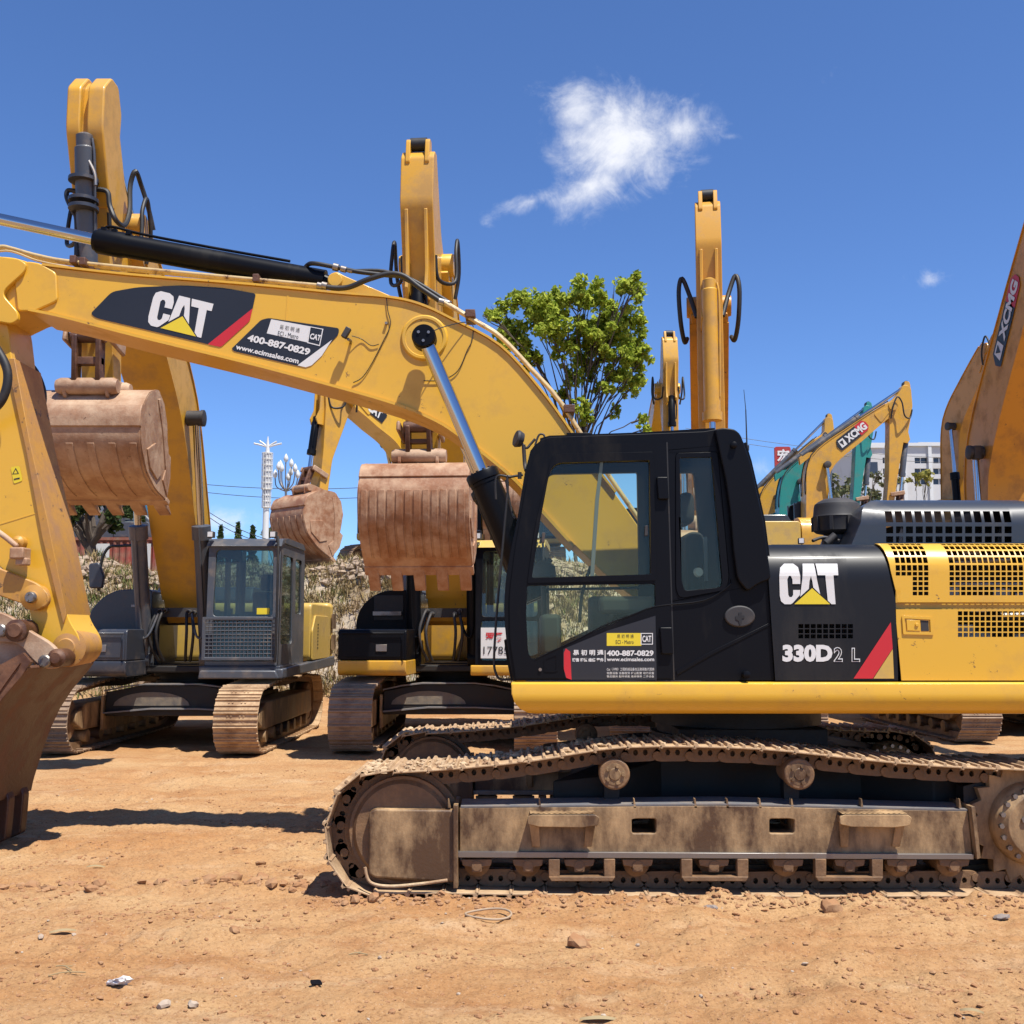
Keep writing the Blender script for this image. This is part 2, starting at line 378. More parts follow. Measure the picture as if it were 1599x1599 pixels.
def flat(pts, Y): return MB().add([P(u, v, Y) for u, v in pts], [tuple(range(len(pts)))])
# ---------------------------------------------------------------- ground
def hashn(ix, iy, seed):
    h = (ix*374761393+iy*668265263+seed*974634777) & 0xffffffff
    h = ((h ^ (h >> 13))*1274126177) & 0xffffffff
    return ((h ^ (h >> 16)) & 0xffff)/65535.0
def vnoise(x, y, seed=0):
    ix = np.floor(x).astype(np.int64); iy = np.floor(y).astype(np.int64); fx = x-ix; fy = y-iy
    fx = fx*fx*(3-2*fx); fy = fy*fy*(3-2*fy)
    a = hashn(ix, iy, seed); b = hashn(ix+1, iy, seed); c = hashn(ix, iy+1, seed); d = hashn(ix+1, iy+1, seed)
    return a+(b-a)*fx+(c-a)*fy+(a-b-c+d)*fx*fy-.5
def fbm(x, y, f, o, seed=0, g=.5):
    r = 0; a = 1
    for k in range(o): r = r+a*vnoise(x*f+17.3*k, y*f-9.1*k, seed+k); f *= 2.03; a *= g
    return r
def sstep(a, b, x):
    t = np.clip((x-a)/(b-a), 0, 1); return t*t*(3-2*t)
def height(x, y):
    x = np.asarray(x, float); y = np.asarray(y, float)
    near = 1-sstep(14, 26, y)
    rough = .022*fbm(x, y, 1.3, 3, 1)+.05*fbm(x*.6, y, 4.5, 4, 9)*(.55+1.4*np.clip(fbm(x, y, .8, 2, 33)+.3, 0, 1))+.011*fbm(x, y, 11, 4, 41)*(.4+1.5*np.clip(fbm(x, y, 1.1, 2, 43)+.3, 0, 1))+.015*fbm(x, y, 30, 3, 21)
    # old track ruts running left to right, pressed clods
    prints = 0
    for (yc, x0, x1, am) in ((6.1, -9, -1.9, .03), (8.7, -9, .3, .03), (5.25, .2, 9, .02), (11.2, -9, 9, .03)):
        prints = prints+am*np.exp(-((y-yc-.05*x*.3)/.22)**4)*(np.sin((x+.25*fbm(x, y, .5, 2, 61))*31)**3)*np.clip(fbm(x, y, .7, 3, 19)+.45, 0, 1)*(x > x0)*(x < x1)
    ridge = .022*np.clip(fbm(x*.35, y, 2.6, 3, 88)+.05, 0, 1)*2*np.clip(fbm(x, y, .5, 2, 93)+.4, 0, 1)
    rut = np.exp(-((y-7.35)/.14)**2)*(.5+.5*np.sin(x*29+3*fbm(x, y, 2, 2, 5)))*.022*(x < -1.2)
    berm = .05*np.exp(-((y-6.955)/.075)**2)*sstep(-1.35, -1.0, x)*(.25+1.7*np.clip(fbm(x, y, 7, 3, 77)+.35, 0, 1))
    flat_ = 1-.7*((y > 6.95) & (y < 7.65) & (x > -1.3))
    z = (rough+prints+ridge)*flat_+rut+berm
    e = 24.0+1.3*fbm(x, y*0, .22, 3, 50)
    bank = 3.15*sstep(e-1.6, e+1.2, y)+.5*fbm(x, y, .9, 4, 60)*sstep(e-1.8, e, y)*(1-sstep(e+1.5, e+5, y))
    return z*near+bank-.012
def build_ground():
    def axis(near, step, lo, hi, far):
        a = list(np.arange(near[0], near[1], step)); s = step; x = near[1]
        while x < hi: a.append(x); s = min(s*1.09, far); x += s
        a.append(hi); s = step; x = near[0]-step; b = []
        while x > lo: b.append(x); s = min(s*1.09, far); x -= s
        b.append(lo); return np.array(b[::-1]+a)
    xs = axis((-4.6, 4.6), .02, -700, 700, 40); 
    ys = list(np.arange(3.6, 10.2, .02)); s = .022; y = ys[-1]+s
    while y < 30: ys.append(y); s = min(s*1.02, .12); y += s
    while y < 1500: ys.append(y); s *= 1.12; y += s
    ys = np.array([-300, -100, -30, -10, -3, 0, 1.5, 2.5, 3, 3.3]+ys)
    X, Y = np.meshgrid(xs, ys); Z = height(X, Y)
    co = np.stack([X, Y, Z], -1).reshape(-1, 3).astype(np.float32); nx, ny = len(xs), len(ys)
    i = np.arange((ny-1)*(nx-1)); r = i//(nx-1); c = i % (nx-1); a = r*nx+c
    fc = np.stack([a, a+1, a+nx+1, a+nx], -1).astype(np.int32)
    me = bpy.data.meshes.new('ground'); me.vertices.add(len(co)); me.vertices.foreach_set('co', co.ravel())
    me.loops.add(fc.size); me.loops.foreach_set('vertex_index', fc.ravel()); me.polygons.add(len(fc))
    me.polygons.foreach_set('loop_start', np.arange(len(fc), dtype=np.int32)*4); me.polygons.foreach_set('use_smooth', np.ones(len(fc), bool))
    me.update(calc_edges=True)
    m = bpy.data.materials.new('dry_orange_soil'); m.use_nodes = True; nt = m.node_tree; L = nt.links.new; b = nt.nodes['Principled BSDF']
    b.inputs['Roughness'].default_value = .95; b.inputs['Specular IOR Level'].default_value = .15
    tc = N(nt, 'ShaderNodeTexCoord')
    def noise(s, d, r=.6, sc_=(1, 1, 1)):
        mp = N(nt, 'ShaderNodeMapping'); mp.inputs['Scale'].default_value = sc_; L(tc.outputs['Object'], mp.inputs[0])
        n = N(nt, 'ShaderNodeTexNoise'); n.inputs['Scale'].default_value = s; n.inputs['Detail'].default_value = d; n.inputs['Roughness'].default_value = r; L(mp.outputs[0], n.inputs[0]); return n.outputs[0]
    def rr(x, lo, hi, g=1):
        r = N(nt, 'ShaderNodeMapRange'); r.inputs['From Min'].default_value = lo; r.inputs['From Max'].default_value = hi; r.inputs['To Max'].default_value = g; L(x, r.inputs[0]); return r.outputs[0]
    def mix(f, a, c, bt='MIX'):
        x = N(nt, 'ShaderNodeMix', data_type='RGBA', blend_type=bt); L(f, x.inputs['Factor'])
        for k, q in (('A', a), ('B', c)):
            if isinstance(q, tuple): x.inputs[k].default_value = (*q, 1)
            else: L(q, x.inputs[k])
        return x.outputs['Result']
    c = mix(rr(noise(.8, 6, .62, (.6, 1, 1)), .36, .64), (.37, .19, .078), (.445, .278, .136))
    c = mix(rr(noise(3.1, 7, .7, (.5, 1, 1)), .5, .72, .75), c, (.27, .11, .04))
    c = mix(rr(noise(1.9, 6, .7, (.5, 1.3, 1)), .54, .75, .7), c, (.50, .35, .21))
    c = mix(rr(noise(48, 6, .75), .50, .68, .8), c, (.17, .08, .035))  # dark flecks painted in for the tiny shadows between soil crumbs
    c = mix(rr(noise(95, 3, .6), .60, .72, .6), c, (.52, .40, .28))
    sp = N(nt, 'ShaderNodeSeparateXYZ'); L(tc.outputs['Object'], sp.inputs[0])
    rk = mix(rr(noise(2.4, 8, .7), .4, .6), (.27, .19, .115), (.44, .37, .29))
    rk = mix(rr(noise(1.1, 6, .7), .5, .66, .8), rk, (.22, .17, .08))
    c = mix(rr(sp.outputs[2], .15, .6), c, rk)
    L(c, b.inputs['Base Color'])
    h = math_(nt, 'ADD', math_(nt, 'MULTIPLY', noise(34, 8, .75), 1.0), math_(nt, 'MULTIPLY', noise(140, 4, .7), .3))
    bn = N(nt, 'ShaderNodeBump'); bn.inputs['Strength'].default_value = 1.0; bn.inputs['Distance'].default_value = .014; L(h, bn.inputs['Height']); L(bn.outputs[0], b.inputs['Normal'])
    me.materials.append(m)
    o = bpy.data.objects.new('ground', me); COL.objects.link(o); tag(o, kind='structure')
build_ground()

def rockmesh(rng, c, r, flatz=.7, sub=1):
    """vertices and faces of one uneven stone"""
    t = (1+5**.5)/2
    V = [(-1, t, 0), (1, t, 0), (-1, -t, 0), (1, -t, 0), (0, -1, t), (0, 1, t), (0, -1, -t), (0, 1, -t), (t, 0, -1), (t, 0, 1), (-t, 0, -1), (-t, 0, 1)]
    F = [(0, 11, 5), (0, 5, 1), (0, 1, 7), (0, 7, 10), (0, 10, 11), (1, 5, 9), (5, 11, 4), (11, 10, 2), (10, 7, 6), (7, 1, 8), (3, 9, 4), (3, 4, 2), (3, 2, 6), (3, 6, 8), (3, 8, 9), (4, 9, 5), (2, 4, 11), (6, 2, 10), (8, 6, 7), (9, 8, 1)]
    V = [Vector(v).normalized() for v in V]
    for _ in range(sub-1):
        cache = {}; F2 = []
        def mid(a, b):
            k = (min(a, b), max(a, b))
            if k not in cache: cache[k] = len(V); V.append((V[a]+V[b]).normalized())
            return cache[k]
        for a, b, c_ in F:
            x, y, z = mid(a, b), mid(b, c_), mid(c_, a); F2 += [(a, x, z), (b, y, x), (c_, z, y), (x, y, z)]
        F = F2
    sx, sy, sz = rng.uniform(.7, 1.3), rng.uniform(.7, 1.3), rng.uniform(.6, 1)*flatz
    ph = rng.uniform(0, 9); rot = Matrix.Rotation(rng.uniform(0, 6.28), 3, 'Z') @ Matrix.Rotation(rng.uniform(-.5, .5), 3, 'X')
    out = []
    for v in V:
        k = 1+.22*math.sin(5*v.x+ph)*math.cos(4*v.y-ph*2)+rng.uniform(-.16, .16)
        out.append(Vector(c)+rot @ Vector((v.x*sx*r*k, v.y*sy*r*k, v.z*sz*r*k)))
    return out, F
def build_clods():
    rng = random.Random(4); mb = MB()
    pts = []
    for i in range(12000):
        y = 3.7+(rng.random()**1.4)*9.5; x = rng.uniform(-.52, .52)*y*1.02
        d = float(fbm(np.array(x), np.array(y), .9, 3, 71))
        if rng.random() > .35+1.6*max(0, d+.15): continue
        pts.append((x, y, rng.choice([.003, .004, .004, .006, .006, .009, .014])*rng.uniform(.7, 1.4)))
    for i in range(700): pts.append((rng.uniform(-1.3, 3.7), rng.gauss(6.92, .07), rng.uniform(.006, .024)))
    for i in range(26):   # row of clods left by an older track
        for k in range(8): pts.append((-1.25-i*.155+rng.gauss(0, .035), 7.35+rng.gauss(0, .07), rng.choice([.012, .018, .025, .03, .05])*rng.uniform(.7, 1.2)))
    for i in range(60):
        cx_, cy_ = rng.uniform(-3.6, 3.6), rng.uniform(4.4, 11)
        for k in range(22): pts.append((cx_+rng.gauss(0, .16), cy_+rng.gauss(0, .05), rng.uniform(.005, .02)))
    for i in range(220): pts.append((rng.gauss(-2.2, .8), rng.gauss(6.55, .12), rng.uniform(.006, .018)))
    xs = np.array([p[0] for p in pts]); ys = np.array([p[1] for p in pts]); zs = height(xs, ys)
    for (x, y, r), z in zip(pts, zs): mb.add(*rockmesh(rng, (x, y, z+r*.05), r))
    tag(mb.build('soil_clods', M['clod'], smooth=False, fix=False), kind='stuff', label='loose clods and crumbs of orange soil over the yard')
    mb = MB()
    for i in range(140):
        y = 3.8+(rng.random()**1.4)*9; x = rng.uniform(-.5, .5)*y; r = rng.choice([.004, .006, .012])*rng.uniform(.7, 1.5)
        mb.add(*rockmesh(rng, (x, y, float(height(x, y))+r*.3), r))
    tag(mb.build('gravel', M['rock'], smooth=False, fix=False), kind='stuff', label='small pale stones scattered over the yard soil')
    def stone(u, v, r, label, m, flatz=.8):
        b = (800-v)/FPX; sl_ = (math.sin(PITCH)+b*math.cos(PITCH))/(math.cos(PITCH)-b*math.sin(PITCH)); Y = -EYE/sl_; p = P(u, v, Y)
        q = MB().add(*rockmesh(rng, (0, 0, 0), r, flatz, 2)); o = q.build('stone', m, smooth=True, fix=False, ang=30); o.location = (p.x, p.y, float(height(p.x, p.y))+r*.35)
        tag(o, label, 'stone')
    stone(904, 1472, .055, 'upright brown soil lump casting a dark shadow in front of the long track', M['clod'], 1.1)
    stone(257, 1570, .035, 'pale pinkish stone at the bottom edge of the yard', M['rock'])
    stone(302, 1569, .022, 'small pale pebble right of the pinkish stone near the bottom edge', M['rock'])
    stone(410, 1380, .055, 'round brown soil lump left of the front of the long track', M['clod'])
    stone(467, 1372, .05, 'dark brown soil lump next to the track shadow', M['clod'])
    stone(366, 1382, .055, 'brown soil lump halfway along the row of clods', M['clod'])
    stone(408, 1349, .04, 'single brown clod lying beyond the row of clods', M['clod'])
    stone(366, 1458, .035, 'small dark stone lying in open soil left of the track front', M['clod'])
    stone(1300, 1421, .06, 'pinkish stone beside the long track under its black model panel', M['clod'])
    stone(1110, 1418, .035, 'grey stone at the edge of the long track', M['stone'])
    stone(1565, 1436, .05, 'grey lump of stone near the right picture edge', M['stone'], .5)
    stone(555, 1412, .045, 'dark clod against the front corner of the long track', M['clod'])
    stone(583, 1410, .045, 'reddish clod second from the front corner of the long track', M['clod'])
    def gp(u, v, dz=0):
        b = (800-v)/FPX; sl_ = (math.sin(PITCH)+b*math.cos(PITCH))/(math.cos(PITCH)-b*math.sin(PITCH)); Y = -EYE/sl_; p = P(u, v, Y)
        return Vector((p.x, p.y, float(height(p.x, p.y))+dz))
    # rubber ring
    c = gp(763, 1433, .014); o = MB().tube([(math.cos(a)*.137, math.sin(a)*.115, .006*math.sin(2*a)) for a in np.arange(0, 6.28, .35)], .0065, 8, 4, True).build('rubber_ring', mat('tan_rubber', (.45, .33, .22), .7)); o.location = c
    tag(o, 'tan rubber ring lying flat on the soil in front of the long track', 'ring')
    # crumpled plastic
    r2 = random.Random(8); vs, fs = rockmesh(r2, (0, 0, 0), .055, .45, 3); vs = [v+Vector([r2.uniform(-.006, .006) for _ in range(3)]) for v in vs]
    vs = [Vector((v.x*1.15, v.y*.7, v.z)) for v in vs]
    o = MB().add(vs, fs).build('crumpled_cup', mat('crumpled_white_plastic', (.72, .72, .73), .35, dirt=(.45, .35, .25), damt=.4, dscale=20), smooth=False); o.location = gp(187, 1543, .02)
    tag(o, 'crumpled white plastic cup lying on the soil at the lower left', 'litter')
    o = MB().poly(rounded([(-.025, -.02), (.03, -.018), (.02, .02), (-.03, .016)], .01), [], lambda x, y: (x, y, .004), (0, 0, .005)).build('plastic_scrap', M['black']); o.location = gp(494, 1541, .006); o.rotation_euler = (.3, .1, .3)
    tag(o, 'tiny black plastic scrap on open soil below the track front', 'litter')
    def leaf(u, v, ln, ang, label):
        q = MB(); n = 8
        top = [(ln*(i/n-.5), ln*.13*math.sin(math.pi*i/n)**.7, .012*math.sin(3*i/n)+.004) for i in range(n+1)]
        q.sheet([[Vector(p) for p in top], [Vector((p[0], 0, p[2]+.008)) for p in top], [Vector((p[0], -p[1], p[2])) for p in top]])
        o = q.build('dry_leaf', M['twig'], fix=False); o.location = gp(u, v, .006); o.rotation_euler = (0, .05, ang); tag(o, label, 'leaf')
    leaf(935, 1588, .17, .1, 'long dry curled leaf on the soil at the bottom edge'); leaf(98, 1459, .14, .5, 'dry pale leaf left of the row of clods'); leaf(1518, 1585, .1, -.3, 'small dry leaf near the lower right corner')
    leaf(150, 1354, .13, .1, 'dark dry leaf lying on the track ruts at the left')
    def twig(u, v, ln, ang, label):
        q = MB().tube([(-ln/2, 0, .004), (-ln*.1, .01, .01), (ln/2, -.004, .004)], .003, 6, 4); q.tube([(-ln*.1, .01, .01), (ln*.12, .04, .006)], .002, 5, 2)
        o = q.build('twig', M['twig']); o.location = gp(u, v, .004); o.rotation_euler = (0, 0, ang); tag(o, label, 'twig')
    twig(105, 1527, .17, .35, 'straight dry twig above the crumpled white cup'); twig(100, 1522, .12, -.5, 'short pale twig crossing the straight twig above the white cup'); twig(560, 1493, .1, .05, 'thin dark twig on the soil below the track front')
build_clods()

# ---------------------------------------------------------------- crawler tracks
def resample(pts, pitch, closed=True):
    pts = [Vector(p) for p in pts]; m = len(pts); seg = []; tot = 0
    for i in range(m): d = (pts[(i+1) % m]-pts[i]).length; seg.append(d); tot += d
    n = round(tot/pitch); out = []
    for k in range(n):
        s = (k+.5)*tot/n; i = 0
        while s > seg[i]: s -= seg[i]; i += 1
        a, b = pts[i], pts[(i+1) % m]; out.append(a+(b-a)*(s/seg[i]))
    return out, tot/n
def shoe_mb(w, p):
    mb = MB(); h = p/2
    prof = [(-h-.012, -.050), (-h+.004, -.034), (h-.01, -.034), (h+.006, -.046), (h+.018, -.040), (h+.006, -.022), (.012, -.022), (.008, -.004), (-.008, -.004), (-.012, -.022), (-h+.035, -.022), (-h+.022, 0), (-h+.004, 0), (-h-.004, -.026)]
    mb.poly(prof, [], lambda t, n: (t, -w/2, n), (0, w, 0))
    mb.poly([(h-.045, -.023), (h-.04, -.003), (h-.026, -.003), (h-.02, -.023)], [], lambda t, n: (t, -w/2+.006, n), (0, w-.012, 0))
    for l in (-.11, -.06, .06, .11):
        for t in (-h*.45, h*.45): mb.cyl((t, l, -.024), (t, l, -.010), .012, n=6)
    return mb
def link_mb(p, offs=(-.115, .085)):
    mb = MB(); h = p/2
    for l in offs:
        prof = rounded([(-h-.02, -.135), (-h-.02, -.075), (-h+.03, -.036), (h-.03, -.036), (h+.02, -.07), (h+.02, -.12), (h-.03, -.142), (-h+.02, -.145)], .02, 3)
        holes = [[(x+.017*math.cos(a), -.085+.02*math.sin(a)) for a in np.arange(0, 6.2, .785)] for x in (-.035, .03)]
        mb.poly(prof, holes, lambda t, n: (t, l, n), (0, .03, 0))
        mb.cyl((-h, l-.012, -.105), (-h, l+.04, -.105), .028, n=12)
    mb.cyl((-h, offs[0], -.105), (-h, offs[1]+.03, -.105), .022, n=8)
    return mb
def place(src, pts, lat, T3, mtl=None):
    """copies of src along the closed path; T3(2D)->3D, lat lateral vector"""
    m = len(pts)
    for i, p in enumerate(pts):
        a = T3(*pts[i-1]); b = T3(*pts[(i+1) % m]); t = (b-a).normalized(); n = t.cross(lat)
        o = src if i == 0 else src.copy()
        if i: COL.objects.link(o); o.parent = src.parent
        Mx = Matrix((t, lat, n)).transposed().to_4x4(); Mx.translation = T3(*p); o.matrix_local = Mx
# ================================================================ the main excavator (side on)
YN = 7.10
root = thing('excavator', 'large black and yellow crawler excavator standing side on in front of all the others', 'excavator', (P(1150, 1000, 8.6).x, 8.6, 0))
root['_o'] = tuple(root.location)
RO = Vector(root.location)
def wp(Y): return lambda u, v: P(u, v, Y)
def slab(mb, pts, Y0, Y1, holes=None):
    """trace at depth Y0, extruded straight back to Y1"""
    return mb.poly(pts, holes, lambda u, v: P(u, v, Y0), (0, Y1-Y0, 0))
def Zv(v, Y): return P(800, v, Y).z
def Xu(u, v, Y): return P(u, v, Y).x

# ---- tracks
def main_track(yc, near):
    bot = [(1640, 1407), (1500, 1407), (1300, 1408), (1100, 1408), (900, 1406), (700, 1403), (600, 1402), (560, 1400)]
    frt = [(537, 1388), (517, 1362), (505, 1330), (505, 1290), (517, 1250), (540, 1218), (567, 1203)]
    top = [(640, 1199), (725, 1193), (830, 1182), (935, 1165), (1000, 1160), (1090, 1160), (1180, 1163), (1250, 1169), (1390, 1184), (1500, 1192), (1599, 1196), (1650, 1200)]
    rear = [(1690, 1218), (1722, 1260), (1730, 1305), (1715, 1350), (1685, 1388)]
    px = frt+top+rear+bot
    w2 = [(P(u, v, 7.0).x-RO.x, P(u, v, 7.0).z) for u, v in px]
    w2 = smooth2(w2, 4, True)
    pts, p = resample(w2, .216)
    T3 = lambda x, z: Vector((x, yc-RO.y, z)); lat = Vector((0, 1, 0))
    holder = MB()
    # chain core: pins between link plates
    for q in pts: 
        c = T3(*q)+RO
    a = [T3(*q)+RO for q in pts]; m = len(a); h0 = []; h1 = []
    for i in range(m):
        t = (a[(i+1) % m]-a[i-1]).normalized(); n = t.cross(lat); c = a[i]-n*.10+t*p/2
        h0.append(c+n*.035); h1.append(c-n*.02)
    ring = lambda l, s: [q+lat*s for q in l+l[:1]]
    holder.sheet([ring(h0, -.05), ring(h0, .05), ring(h1, .05), ring(h1, -.05), ring(h0, -.05)])
    tr = holder.build('track', M['link'], root)
    s = shoe_mb(.60, p).build('track_shoe', M['shoe'], tr, off=(0, 0, 0), bevel=.003, seg=1); place(s, pts, lat, T3)
    l = link_mb(p).build('track_link', M['link'], tr, off=(0, 0, 0)); place(l, pts, lat, T3)
    # mud packed on the upper run of the chain
    rng = random.Random(5 if near else 6); mud = MB()
    for i in range(260 if near else 120):
        u = rng.random()**1.6; k = u*7.5+.5; j = int(k); x = 0
        lo = P(567, 1203, 7.0).x; hi = P(1560, 1190, 7.0).x; x = lo+(hi-lo)*rng.random()**1.9
        # find surface height on upper run
        best = max((q[1] for q in w2 if abs(q[0]+RO.x-x) < .12), default=.9)
        r = rng.uniform(.012, .036)
        mud.add(*rockmesh(rng, (x, yc+rng.uniform(-.29, .25), best-.022), r, .55, 1))
    mud.build('mud', M['mud'], tr, smooth=False, fix=False)['kind'] = 'stuff'
main_track(7.3, True); main_track(9.9, False)

def track_frame(dy, near):
    Y0 = 7.13+dy
    f = lambda u, v: P(u, v, 7.045)+Vector((0, dy, 0))
    F = lambda mb, pts, d0, d1, holes=None: mb.poly(pts, holes, lambda u, v: f(u, v)+Vector((0, d0, 0)), (0, d1-d0, 0))
    mb = MB(); F(mb, [(718, 1262), (1120, 1258), (1300, 1262), (1512, 1267), (1520, 1338), (718, 1330)], 0, .36, [rounded(h, 4, 3) for h in ([(987, 1279), (1025, 1279), (1025, 1302), (987, 1302)], [(1202, 1279), (1241, 1279), (1241, 1302), (1202, 1302)])])
    fr = mb.build('track_frame', M['frame'], root, bevel=.006)
    mb = MB(); F(mb, [(716, 1329), (1518, 1333), (1518, 1341), (716, 1338)], -.03, .4); mb.build('bottom_flange', M['steel'], fr, bevel=.002)
    mb = MB()   # sloping top plate
    A = [f(720, 1261), f(1125, 1257), f(1512, 1266)]; mb.sheet([[a+Vector((0, .0, .002)) for a in A], [a+Vector((0, .25, .010)) for a in A]]); mb.build('top_plate', M['frame_top'], fr, solid=.01)
    mb = MB(); F(mb, rounded([(577, 1268), (586, 1263), (712, 1265), (716, 1378), (585, 1370), (577, 1364)], 5), -.02, .3)
    mb.build('idler_cover', M['frame'], fr, bevel=.03, seg=4)
    mb = MB(); F(mb, [(709, 1256), (716, 1256), (716, 1385), (709, 1385)], -.05, .32); F(mb, [(1512, 1258), (1518, 1258), (1527, 1338), (1521, 1340)], -.05, .3); mb.build('end_plate', M['frame'], fr, bevel=.003, split=True)
    mb = MB()
    for u in (700, 842, 990, 1085, 1135, 1186, 1236, 1345, 1498): F(mb, [(u, 1248), (u+1.5, 1248), (u+4, 1262), (u, 1262)], .0, .05)
    mb.build('lug', M['frame'], fr, split=True)
    for cx, sx in ((878, 1), (1358, 1)):
        mb = MB(); z0 = 1273
        F(mb, rounded([(cx-54, z0-1), (cx-48, z0-5), (cx+50, z0-5), (cx+57, z0), (cx+54, z0+12), (cx+30, z0+15), (cx-36, z0+14), (cx-54, z0+10)], 3), -.11, -.085, None)
        for s in (-1, 1):
            a = f(cx+s*48, z0); b = f(cx+s*48, z0+3)
            mb.box(a.x-.012, a.x+.012, a.y-.10, a.y+.01, b.z-.03, b.z+.018)
        T = [(cx-50+100*i/24, z0-6) for i in range(25)]
        mb.sheet([[f(u, v)+Vector((0, -.11, .004*(i % 2))) for i, (u, v) in enumerate(T)], [f(u, v)+Vector((0, .0, .004*((i+1) % 2))) for i, (u, v) in enumerate(T)]])
        for s in (-1, 1):   # triangular legs down to the frame
            mb.poly([(cx+s*52, z0+8), (cx+s*36, z0+10), (cx+s*34, 1322), (cx+s*46, 1322)], [], lambda u, v: f(u, v)+Vector((0, -.02-.06*(1322-v)/50, 0)), (0, .012, 0))
        mb.build('step', M['frame'], fr, bevel=.004, solid=0)
    mb = MB()
    mb.tube([f(572, 1352)+Vector((0, -.05, 0)), f(580, 1375)+Vector((0, -.05, 0)), f(610, 1381)+Vector((0, -.06, 0)), f(660, 1377)+Vector((0, -.06, 0)), f(700, 1372)+Vector((0, -.05, 0))], .010, 8)
    mb.build('grease_hose', M['mud'], fr)
    # rollers
    for u in (745, 825, 905, 996, 1115, 1231, 1327, 1408, 1490):
        c = f(u, 1352); mb = MB(); mb.rings(c+Vector((0, .03, 0)), (0, 1, 0), [(0, .03), (0, .045), (.02, .06), (.04, .085), (.30, .085), (.32, .06)], 24)
        mb.cyl(c+Vector((0, -.015, 0)), c+Vector((0, .05, 0)), .032, n=12)
        r_ = mb.build('track_roller', M['link'], root)
        mb = MB(); s = .1; mb.poly(rounded([(u-24, 1342), (u+24, 1342), (u+22, 1352), (u+8, 1354), (u+8, 1362), (u-8, 1362), (u-8, 1354), (u-22, 1352)], 2), [], lambda a, b: f(a, b)+Vector((0, -.01, 0)), (0, .05, 0)); mb.build('roller_collar', M['link'], r_, bevel=.004)
    for a, b in ((857, 960), (1063, 1167), (1271, 1376)):
        mb = MB()
        F(mb, [(a, 1340), (a+17, 1340), (a+17, 1372), (a, 1370)], -.04, .02); F(mb, [(b-17, 1340), (b, 1340), (b, 1370), (b-17, 1372)], -.04, .02)
        F(mb, [(a, 1367), (b, 1367), (b-4, 1374), (a+4, 1374)], -.05, .06); mb.build('track_guard', M['link'], fr, bevel=.004)
    for u in (960, 1248):
        c = f(u, 1209); mb = MB(); mb.rings(c+Vector((0, -.02, 0)), (0, 1, 0), [(0, .075), (0, .092), (.01, .1), (.08, .1), (.08, .085), (.28, .085)], 28)
        k = mb.build('carrier_roller', M['link'], root, bevel=.004)
        mb = MB(); mb.rings(c+Vector((0, -.028, 0)), (0, 1, 0), [(0, .02), (.0, .035), (.006, .04), (.006, .07), (.02, .073)], 20)
        for q in range(5):
            a_ = q*1.257; mb.cyl(c+Vector((math.cos(a_)*.055, -.036, math.sin(a_)*.055)), c+Vector((math.cos(a_)*.055, 0, math.sin(a_)*.055)), .012, n=6)
        mb.build('roller_cap', M['frame'], k)
        mb = MB(); mb.box(c.x-.05, c.x+.05, c.y+.2, c.y+.3, c.z-.35, c.z+.02); mb.build('roller_bracket', M['darksteel'], root)
    c = f(627, 1300); mb = MB(); mb.rings(c+Vector((0, .04, 0)), (0, 1, 0), [(0, .10), (0, .3), (.03, .325), (.03, .345), (.09, .345), (.09, .385), (.21, .385), (.21, .345), (.27, .345), (.27, .1)], 40)
    mb.build('idler_wheel', M['link'], root)
    c = f(1622, 1291); mb = MB(); teeth = []
    for i in range(42): r_ = .40 if i % 2 else .34; teeth.append((c.x+r_*math.cos(i*2*math.pi/42), c.z+r_*math.sin(i*2*math.pi/42)))
    mb.poly(teeth, [], lambda x, z: (x, c.y+.12, z), (0, .09, 0)); mb.rings(c+Vector((0, -.02, 0)), (0, 1, 0), [(0, .12), (0, .2), (.02, .215), (.06, .255), (.14, .27), (.4, .27)], 40)
    sp = mb.build('sprocket', M['frame'], root, bevel=.004); mb = MB()
    for i in range(20):
        a_ = i*2*math.pi/20; mb.cyl(c+Vector((.232*math.cos(a_), -.0, .232*math.sin(a_))), c+Vector((.232*math.cos(a_), .08, .232*math.sin(a_))), .017, n=6)
    for i in range(3):
        a_ = i*2.1+.6; mb.cyl(c+Vector((.11*math.cos(a_), -.035, .11*math.sin(a_))), c+Vector((.11*math.cos(a_), .0, .11*math.sin(a_))), .022, n=6)
    mb.build('bolt', M['steel'], sp, split=True)
    mb = MB(); mb.box(c.x-.35, c.x+.3, c.y+.3, c.y+.4, c.z-.3, c.z+.3); F(mb, [(1523, 1235), (1560, 1225), (1590, 1260), (1590, 1350), (1527, 1345)], .18, .3); mb.build('motor_cover', M['darksteel'], root)
track_frame(0, True); track_frame(2.62, False)
# carbody between the tracks, swing bearing
mb = MB(); cx = P(1150, 1200, 8.6).x
mb.box(cx-.9, cx+.9, 7.75, 9.5, .48, .78); mb.box(cx-.55, cx+.55, 7.95, 9.25, .8, .98)
for sx in (-1, 1):
    for (ya, yb) in ((7.42, 8.1), (9.8, 9.1)):
        mb.add([(cx+sx*1.5, ya, .35), (cx+sx*1.1, ya, .35), (cx+sx*.3, yb, .5), (cx+sx*.8, yb, .5), (cx+sx*1.5, ya, .68), (cx+sx*1.1, ya, .72), (cx+sx*.3, yb, .86), (cx+sx*.8, yb, .84)],
               [(0, 1, 2, 3), (4, 5, 6, 7), (0, 1, 5, 4), (1, 2, 6, 5), (2, 3, 7, 6), (3, 0, 4, 7)])
mb.build('carbody', M['darksteel'], root, bevel=.01)
mb = MB(); mb.rings((cx, 8.6, .86), (0, 0, 1), [(0, .66), (.05, .66), (.05, .62), (.12, .62), (.12, .66), (.25, .66)], 48); mb.build('swing_bearing', M['darksteel'], root)
